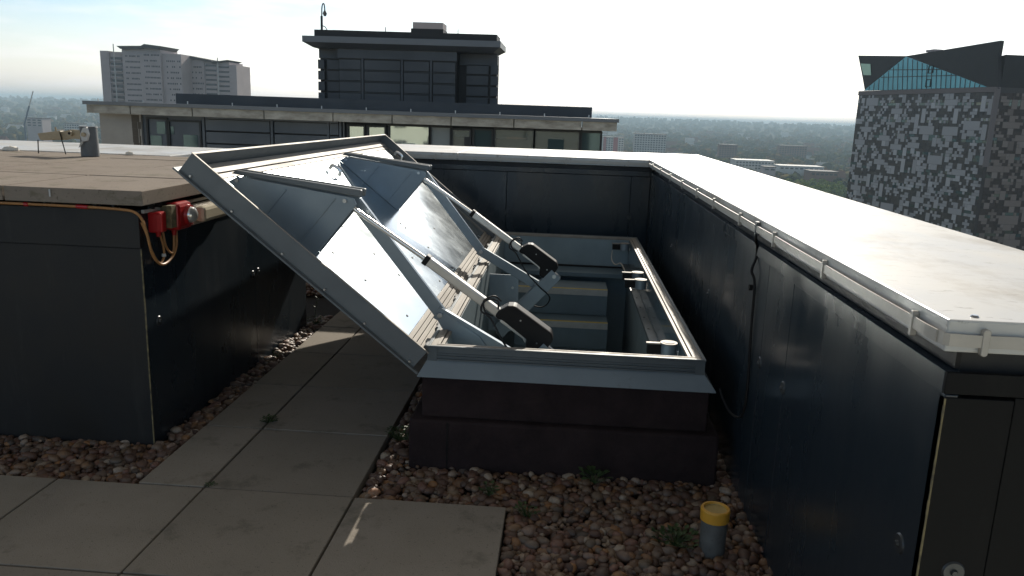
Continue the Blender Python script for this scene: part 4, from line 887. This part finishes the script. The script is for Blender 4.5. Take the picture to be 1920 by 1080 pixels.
# mechanism
def xz(x, z, y): return Vector((x, y, z))
for i, y0 in enumerate((3.42, 5.17)):
    g = bpy.data.objects.new('gusset_bracket', None); COL.objects.link(g); g.parent = lid
    prof = [(1.15, -0.069), (1.13, -0.022), (0.678, 0.250), (0.650, 0.235), (0.650, -0.069)]
    for dy in (0.0, 0.078):
        MB().prism([Lp(u, y0+dy, w) for u, w in prof], [Lp(u, y0+dy+0.004, w) for u, w in prof]).build('plate', m_gus, g, bevel=0.001)
    d = Vector((0.678-1.13, 0.25+0.022)); ln_ = d.length; du, dw = d.x/ln_, d.y/ln_; nu, nw = -dw, du
    if nw < 0: nu, nw = -nu, -nw
    for dy in (-0.006, 0.062):
        rr = [(1.16, -0.03), (0.655, 0.272), (0.655+nu*0.034, 0.272+nw*0.034), (1.13+nu*0.034, -0.03+nw*0.034)]
        MB().prism([Lp(u, y0+dy, w) for u, w in rr], [Lp(u, y0+dy+0.026, w) for u, w in rr]).build('rail', m_lidg, g, bevel=0.006)
    MB().prism([Lp(u, y0+0.006, w) for u, w in ((1.10, -0.03), (0.70, 0.21), (0.70, 0.20), (1.10, -0.04))], [Lp(u, y0+0.076, w) for u, w in ((1.10, -0.03), (0.70, 0.21), (0.70, 0.20), (1.10, -0.04))]).build('slot_plate', m_blk, g)
    for u in (0.74, 0.93):
        wt = -0.022+(1.13-u)/(1.13-0.678)*0.272-0.02
        MB().prism([Lp(u-0.003, y0-0.006, -0.068), Lp(u+0.003, y0-0.006, -0.068), Lp(u+0.003, y0-0.006, wt), Lp(u-0.003, y0-0.006, wt)], [Lp(u-0.003, y0, -0.068), Lp(u+0.003, y0, -0.068), Lp(u+0.003, y0, wt), Lp(u-0.003, y0, wt)]).build('rib', m_gus, g)
    for u, w in ((1.12, -0.035), (0.70, 0.215)):
        a = Lp(u, y0-0.012, w); MB().cyl(a, a+Vector((0, 0.02, 0)), 0.009, 0.009, 10).build('bolt', m_bolt, g)
    # actuator
    ac = bpy.data.objects.new('actuator', None); COL.objects.link(ac); ac.parent = h
    yc = y0+0.042; S = xz(-0.605, 0.850, yc); A = Vector((0.823, 0, -0.569)); T = Vector((0.569, 0, 0.823))
    st = Vector(Lp(0.72, yc, 0.195))
    MB().cyl(st, S+A*0.02, 0.0115, 0.0115, 16).build('rod', m_chr, ac, smooth=True)
    def ab(s0, s1, t0, t1, hw):
        return MB().hexa([S+A*s+T*t_+Vector((0, y_, 0)) for t_ in (t0, t1) for (s, y_) in ((s0, -hw), (s1, -hw), (s1, hw), (s0, hw))])
    ab(0.0, 0.60, -0.021, 0.021, 0.021).build('tube', m_tube, ac, bevel=0.006)
    ab(-0.012, 0.012, -0.0235, 0.0235, 0.0235).build('end_collar', m_blk, ac, bevel=0.003)
    pr = [(0.395, -0.014), (0.395, 0.018), (0.415, 0.06), (0.44, 0.078), (0.645, 0.078), (0.672, 0.055), (0.675, -0.035), (0.655, -0.062), (0.60, -0.062), (0.585, -0.035), (0.575, -0.016), (0.43, -0.010), (0.415, -0.02)]
    MB().prism([S+A*s+T*t_+Vector((0, -0.036, 0)) for s, t_ in pr], [S+A*s+T*t_+Vector((0, 0.052, 0)) for s, t_ in pr]).build('motor_housing', m_blk, ac, bevel=0.008)
    MB().prism([S+A*s+T*t_+Vector((0, -0.028, 0)) for s, t_ in ((0.43, -0.024), (0.56, -0.024), (0.578, -0.034), (0.578, 0.0), (0.43, 0.0))], [S+A*s+T*t_+Vector((0, 0.028, 0)) for s, t_ in ((0.43, -0.024), (0.56, -0.024), (0.578, -0.034), (0.578, 0.0), (0.43, 0.0))]).build('lower_casing', m_tube, ac, bevel=0.003)
    MB().cyl(S+A*0.66, S+A*0.70, 0.016, 0.014, 12).build('end_eye', m_bolt, ac)
    for s, t_ in ((0.50, 0.04), (0.62, 0.0)):
        a = S+A*s+T*t_+Vector((0, -0.036, 0)); MB().cyl(a, a+Vector((0, -0.003, 0)), 0.004, 0.004, 8).build('screw', m_bolt, ac)
    # links
    BP = Vector((-0.548, 0, 0.585)); TP = Vector((-0.935, 0, 1.075)); EP = Vector((-0.165, 0, 0.372))
    def bar(P_, Q_, w0, w1, ya, yb, ext=0.02):
        d_ = (Q_-P_).normalized(); n_ = Vector((-d_.z, 0, d_.x)); P2 = P_-d_*ext; Q2 = Q_+d_*ext
        rg = [P2-n_*w0/2, Q2-n_*w1/2, Q2+n_*w1/2, P2+n_*w0/2]
        return MB().prism([r+Vector((0, ya, 0)) for r in rg], [r+Vector((0, yb, 0)) for r in rg])
    bar(TP, BP, 0.06, 0.058, y0+0.10, y0+0.128).build('lid_strut', m_gus, h, bevel=0.002)
    lk = bar(BP, EP, 0.062, 0.062, y0+0.090, y0+0.096).build('hinge_link', m_gus, h, bevel=0.002)
    bar(BP+Vector((0.004, 0, 0.026)), EP+Vector((0.004, 0, 0.03)), 0.005, 0.005, y0+0.0965, y0+0.128).build('link_flange', m_gus, lk)
    if i == 0:
        rg = [Vector((-0.56, 0, 0.56)), Vector((-0.53, 0, 0.60)), Vector((-0.36, 0, 0.49)), Vector((-0.30, 0, 0.41)), Vector((-0.47, 0, 0.41))]
        MB().prism([r+Vector((0, y0+0.0841, 0)) for r in rg], [r+Vector((0, y0+0.0889, 0)) for r in rg]).build('hinge_plate', m_gus, h, bevel=0.002)
    for P_ in (BP, EP):
        a = P_+Vector((0, y0+0.070, 0)); MB().cyl(a, a+Vector((0, 0.065, 0)), 0.012, 0.012, 14).build('link_bolt', m_bolt, h, bevel=0.002)
    B0 = Vector((-0.40, 0, 0.06)); B1 = Vector((-0.045, 0, 0.455))
    bk = bar(B0, B1, 0.10, 0.085, y0+0.060, y0+0.066).build('base_bracket', m_gus, h, bevel=0.002)
    bar(B0, B1, 0.10, 0.085, y0+0.002, y0+0.008).build('bracket_cheek', m_gus, bk, bevel=0.002)
    a = B1+Vector((0, y0-0.008, 0)); MB().cyl(a, a+Vector((0, 0.085, 0)), 0.014, 0.014, 14).build('pivot_bolt', m_bolt, bk)
    MB().box(LX0, LX0+0.20, y0+0.16, y0+0.168, 0.02, 0.42).build('side_plate', m_gus, h)
    for z_ in (0.12, 0.33):
        a = Vector((LX0+0.16, y0+0.158, z_)); MB().cyl(a, a+Vector((0, -0.004, 0)), 0.009, 0.009, 10).build('plate_bolt', m_bolt, h)
    # cables
    c0 = S+A*0.39
    MB().tube([c0+T*0.02+Vector((0, -.03, 0)), c0+T*0.05-A*0.03+Vector((0, -.035, 0)), c0-A*0.07+T*0.02+Vector((0, -.04, 0)), c0-A*0.06-T*0.03+Vector((0, -.04, 0)), c0-T*0.035+A*0.0+Vector((0, -.04, 0)), c0+A*0.12-T*0.09+Vector((0, -.05, 0)), c0+A*0.25-T*0.12+Vector((0, -.05, 0)), c0+A*0.36-T*0.14+Vector((0, -.04, 0)), c0+A*0.36-T*0.24+Vector((0, 0.02, 0)), c0+A*0.22-T*0.30+Vector((0, .05, 0))], 0.0045).build('cable', m_rub, ac, smooth=True)
    MB().tube([c0-A*0.01+T*0.05, c0-A*0.05+T*0.055+Vector((0, -.02, 0)), c0-A*0.075+T*0.01+Vector((0, -.03, 0)), c0-A*0.04-T*0.025+Vector((0, -.03, 0)), c0-A*0.0-T*0.02+Vector((0, -.03, 0))], 0.004).build('cable', m_rub, ac, smooth=True)
# hinge knuckles in the gap between lid and frame
for k in range(12):
    y = 3.26+k*0.30
    a = Vector((-0.568, y, 0.500)); kn = MB().cyl(a, a+Vector((0, 0.07, 0)), 0.013, 0.013, 12).build('hinge_knuckle', m_post, h)
    MB().box(-0.585, -0.556, y+0.075, y+0.12, 0.47, 0.508).build('rubber_block', m_rub, kn)
# catches
for y in (3.57, 5.03, 5.27, 6.52):
    ca = bpy.data.objects.new('lock_magnet', None); COL.objects.link(ca); ca.parent = h
    x = 0.515
    MB().cyl((x, y, 0.432), (x, y, 0.486), 0.037, 0.037, 28).build('body', m_gus, ca, smooth=True)
    MB().cyl((x, y, 0.4865), (x, y, 0.492), 0.040, 0.040, 28).cyl((x, y, 0.4921), (x, y, 0.494), 0.027, 0.025, 28).build('disc', m_aluf, ca, smooth=True)
    MB().box(x-0.105, x-0.037, y-0.012, y+0.012, 0.482, 0.489).build('arm', m_aluf, ca, bevel=0.001)
    MB().box(x-0.10, x-0.038, y-0.014, y+0.014, 0.436, 0.4815).build('switch', m_blk, ca, bevel=0.002)
    MB().cyl((x+0.045, y-0.01, 0.43), (x+0.045, y-0.01, 0.455), 0.006, 0.006, 8).build('stud', m_bolt, ca)
MB().tube([(0.415, 6.50, 0.43), (0.412, 6.48, 0.36), (0.44, 6.40, 0.33), (0.475, 6.30, 0.36), (0.49, 6.1, 0.35), (0.495, 5.8, 0.33), (0.50, 5.5, 0.31)], 0.005).build('catch_cable', m_tape, h, smooth=True)
MB().tube([(-0.48, 3.40, 0.40), (-0.36, 3.38, 0.43), (-0.28, 3.38, 0.41), (-0.20, 3.40, 0.40)], 0.004).build('loose_cable', m_tape, h, smooth=True)
# stairs
t = thing('staircase', 'dark painted stair with yellow edged treads inside the open hatch', 'stairs')
SX0, SX1 = LX0+0.16, 0.365
zt_, yt = 0.2, 5.98
for k in range(8):
    z1 = 0.2-0.2*k; y0 = 5.98-0.245*k; y1 = y0+0.35 if k == 0 else y0+0.245
    st_ = MB().box(SX0, SX1, y0, y1-0.001, z1-0.2, z1-0.004).build('tread', m_stair, t)
    MB().box(SX0, SX1, y0-0.004, y0-0.0005, z1-0.045, z1+0.001).build('nosing_edge', m_nosg, st_)
    MB().box(SX0, SX1, y0, y0+0.035, z1-0.0035, z1+0.002).build('nosing_strip', m_nos, st_)

# ------------------------------------------------------------------ small things on the deck
t = thing('vent_pipe', 'short grey pipe with an orange yellow collar standing in the pebbles', 'pipe')
px_, py_ = 0.59, 2.63
MB().cyl((px_, py_, -0.05), (px_, py_, 0.115), 0.046, 0.046, 32).build('pipe', m_pgrey, t, smooth=True)
mb = MB(); n = 36
prof = [(0.051, 0.112), (0.052, 0.150), (0.049, 0.156), (0.042, 0.156), (0.040, 0.150), (0.039, 0.147), (0.0005, 0.145)]
for k in range(len(prof)-1):
    if k == 4: break
    mb.cyl((px_, py_, prof[k][1]), (px_, py_, prof[k+1][1]+1e-5), prof[k][0], prof[k+1][0], n, cap=False)
mb.build('collar', m_yel, t, smooth=True)
mb = MB()
for k in (4, 5): mb.cyl((px_, py_, prof[k][1]), (px_, py_, prof[k+1][1]+1e-5), prof[k][0], prof[k+1][0], n, cap=False)
mb.build('cap_inside', m_yeli, t, smooth=True)
def weed(label, x, y, z, n, spread, hgt, size, seed, stalk=0):
    rs = random.Random(seed); t = thing('weed', label, 'plant', None, (x, y, z)); lf = MB(); stm = MB()
    for i in range(n):
        a = rs.uniform(0, 6.28); r = spread*rs.random()**0.6; hh = hgt*rs.uniform(0.3, 1)
        p = Vector((r*math.cos(a), r*math.sin(a), hh*(1-0.5*r/spread)))
        stm.cyl((0, 0, -0.01), p, 0.0012, 0.0008, 5)
        d = Vector((math.cos(a), math.sin(a), rs.uniform(-0.2, 0.8))).normalized(); s_ = Vector((-math.sin(a), math.cos(a), rs.uniform(-.3, .3)))*size*0.33
        q1 = p+d*size*0.5+Vector((0, 0, size*0.1)); q2 = p+d*size
        lf.poly([p, q1+s_, q2, q1-s_])
    for k in range(stalk):
        zz = hgt+k*0.014; stm.cyl((0.002*k, 0, zz-0.016), (0.002*(k+1), 0, zz), 0.0012, 0.001, 5)
        a = k*2.4; p = Vector((0.002*k, 0, zz)); d = Vector((math.cos(a), math.sin(a), 0.6)); s_ = Vector((-math.sin(a), math.cos(a), 0))*0.004
        lf.poly([p, p+d*0.008+s_, p+d*0.018, p+d*0.008-s_])
    lf.build('leaves', m_leaf, t); stm.build('stems', m_leaf, t)
weed('low dark green weed growing in the joint between paving slabs', -1.385, 3.53, 0.0, 46, 0.032, 0.03, 0.018, 1)
weed('tall thin weed with a flowering stalk against the raised roof wall', -1.735, 5.35, 0.0, 26, 0.05, 0.06, 0.022, 2, 10)
weed('straggly dark weed at the left foot of the hatch curb', -0.72, 3.42, 0.0, 50, 0.07, 0.07, 0.02, 3)
weed('broad leaved weed in the pebbles in front of the hatch curb', 0.183, 3.10, 0.0, 22, 0.06, 0.05, 0.035, 4)
weed('small green weed in pebbles near the slab corner', -0.25, 2.93, 0.0, 24, 0.035, 0.05, 0.022, 5)
weed('green weed in the pebbles right of the last paving slab', -0.09, 2.78, 0.0, 26, 0.04, 0.05, 0.022, 6)
weed('leafy green weed in the pebbles left of the yellow collared pipe', 0.46, 2.64, 0.0, 50, 0.075, 0.05, 0.028, 7)
weed('tiny weed where four paving slabs meet', -1.365, 2.845, 0.0, 14, 0.018, 0.014, 0.012, 8)
weed('short weed among sunlit pebbles along the raised roof wall', -1.72, 4.55, 0.0, 18, 0.03, 0.03, 0.016, 9)
v, f = ico(3); v = v*(1+0.12*np.sin(v[:, :1]*7+v[:, 2:]*5))*np.array([0.024, 0.019, 0.015])+np.array([-0.70, 2.85, 0.016])
o = bulk('loose_pebble', v, f, mat('orange_stone', (0.36, 0.17, 0.09), 0.7, var=0.6, vscale=60, col2=(0.22, 0.16, 0.11), bump=0.4, bscale=90), True)
tag(o, 'single orange brown pebble lying on the corner of a paving slab', 'pebble')

# ------------------------------------------------------------------ haze
hz = MB().box(-12100, 12100, -1600, 15100, -75, 45).build('haze', None) if False else None
me = bpy.data.meshes.new('haze'); b_ = MB().box(-12100, 12100, -1600, 15100, -75, 45); me.from_pydata(b_.v, [], b_.f)
bm = bmesh.new(); bm.from_mesh(me); bmesh.ops.recalc_face_normals(bm, faces=bm.faces); bm.to_mesh(me); bm.free()
m = bpy.data.materials.new('haze_air'); m.use_nodes = True; t_ = m.node_tree; t_.nodes.clear()
o_ = N(t_, 'ShaderNodeOutputMaterial'); pvn = N(t_, 'ShaderNodeVolumePrincipled'); t_.links.new(pvn.outputs[0], o_.inputs['Volume'])
pvn.inputs['Color'].default_value = (0.66, 0.87, 1.0, 1); pvn.inputs['Density'].default_value = 0.00022; pvn.inputs['Anisotropy'].default_value = 0.0
me.materials.append(m); ho = bpy.data.objects.new('haze', me); COL.objects.link(ho); tag(ho, kind='stuff')
ho['label'] = 'pale blue haze over the distant town'; ho['category'] = 'haze'
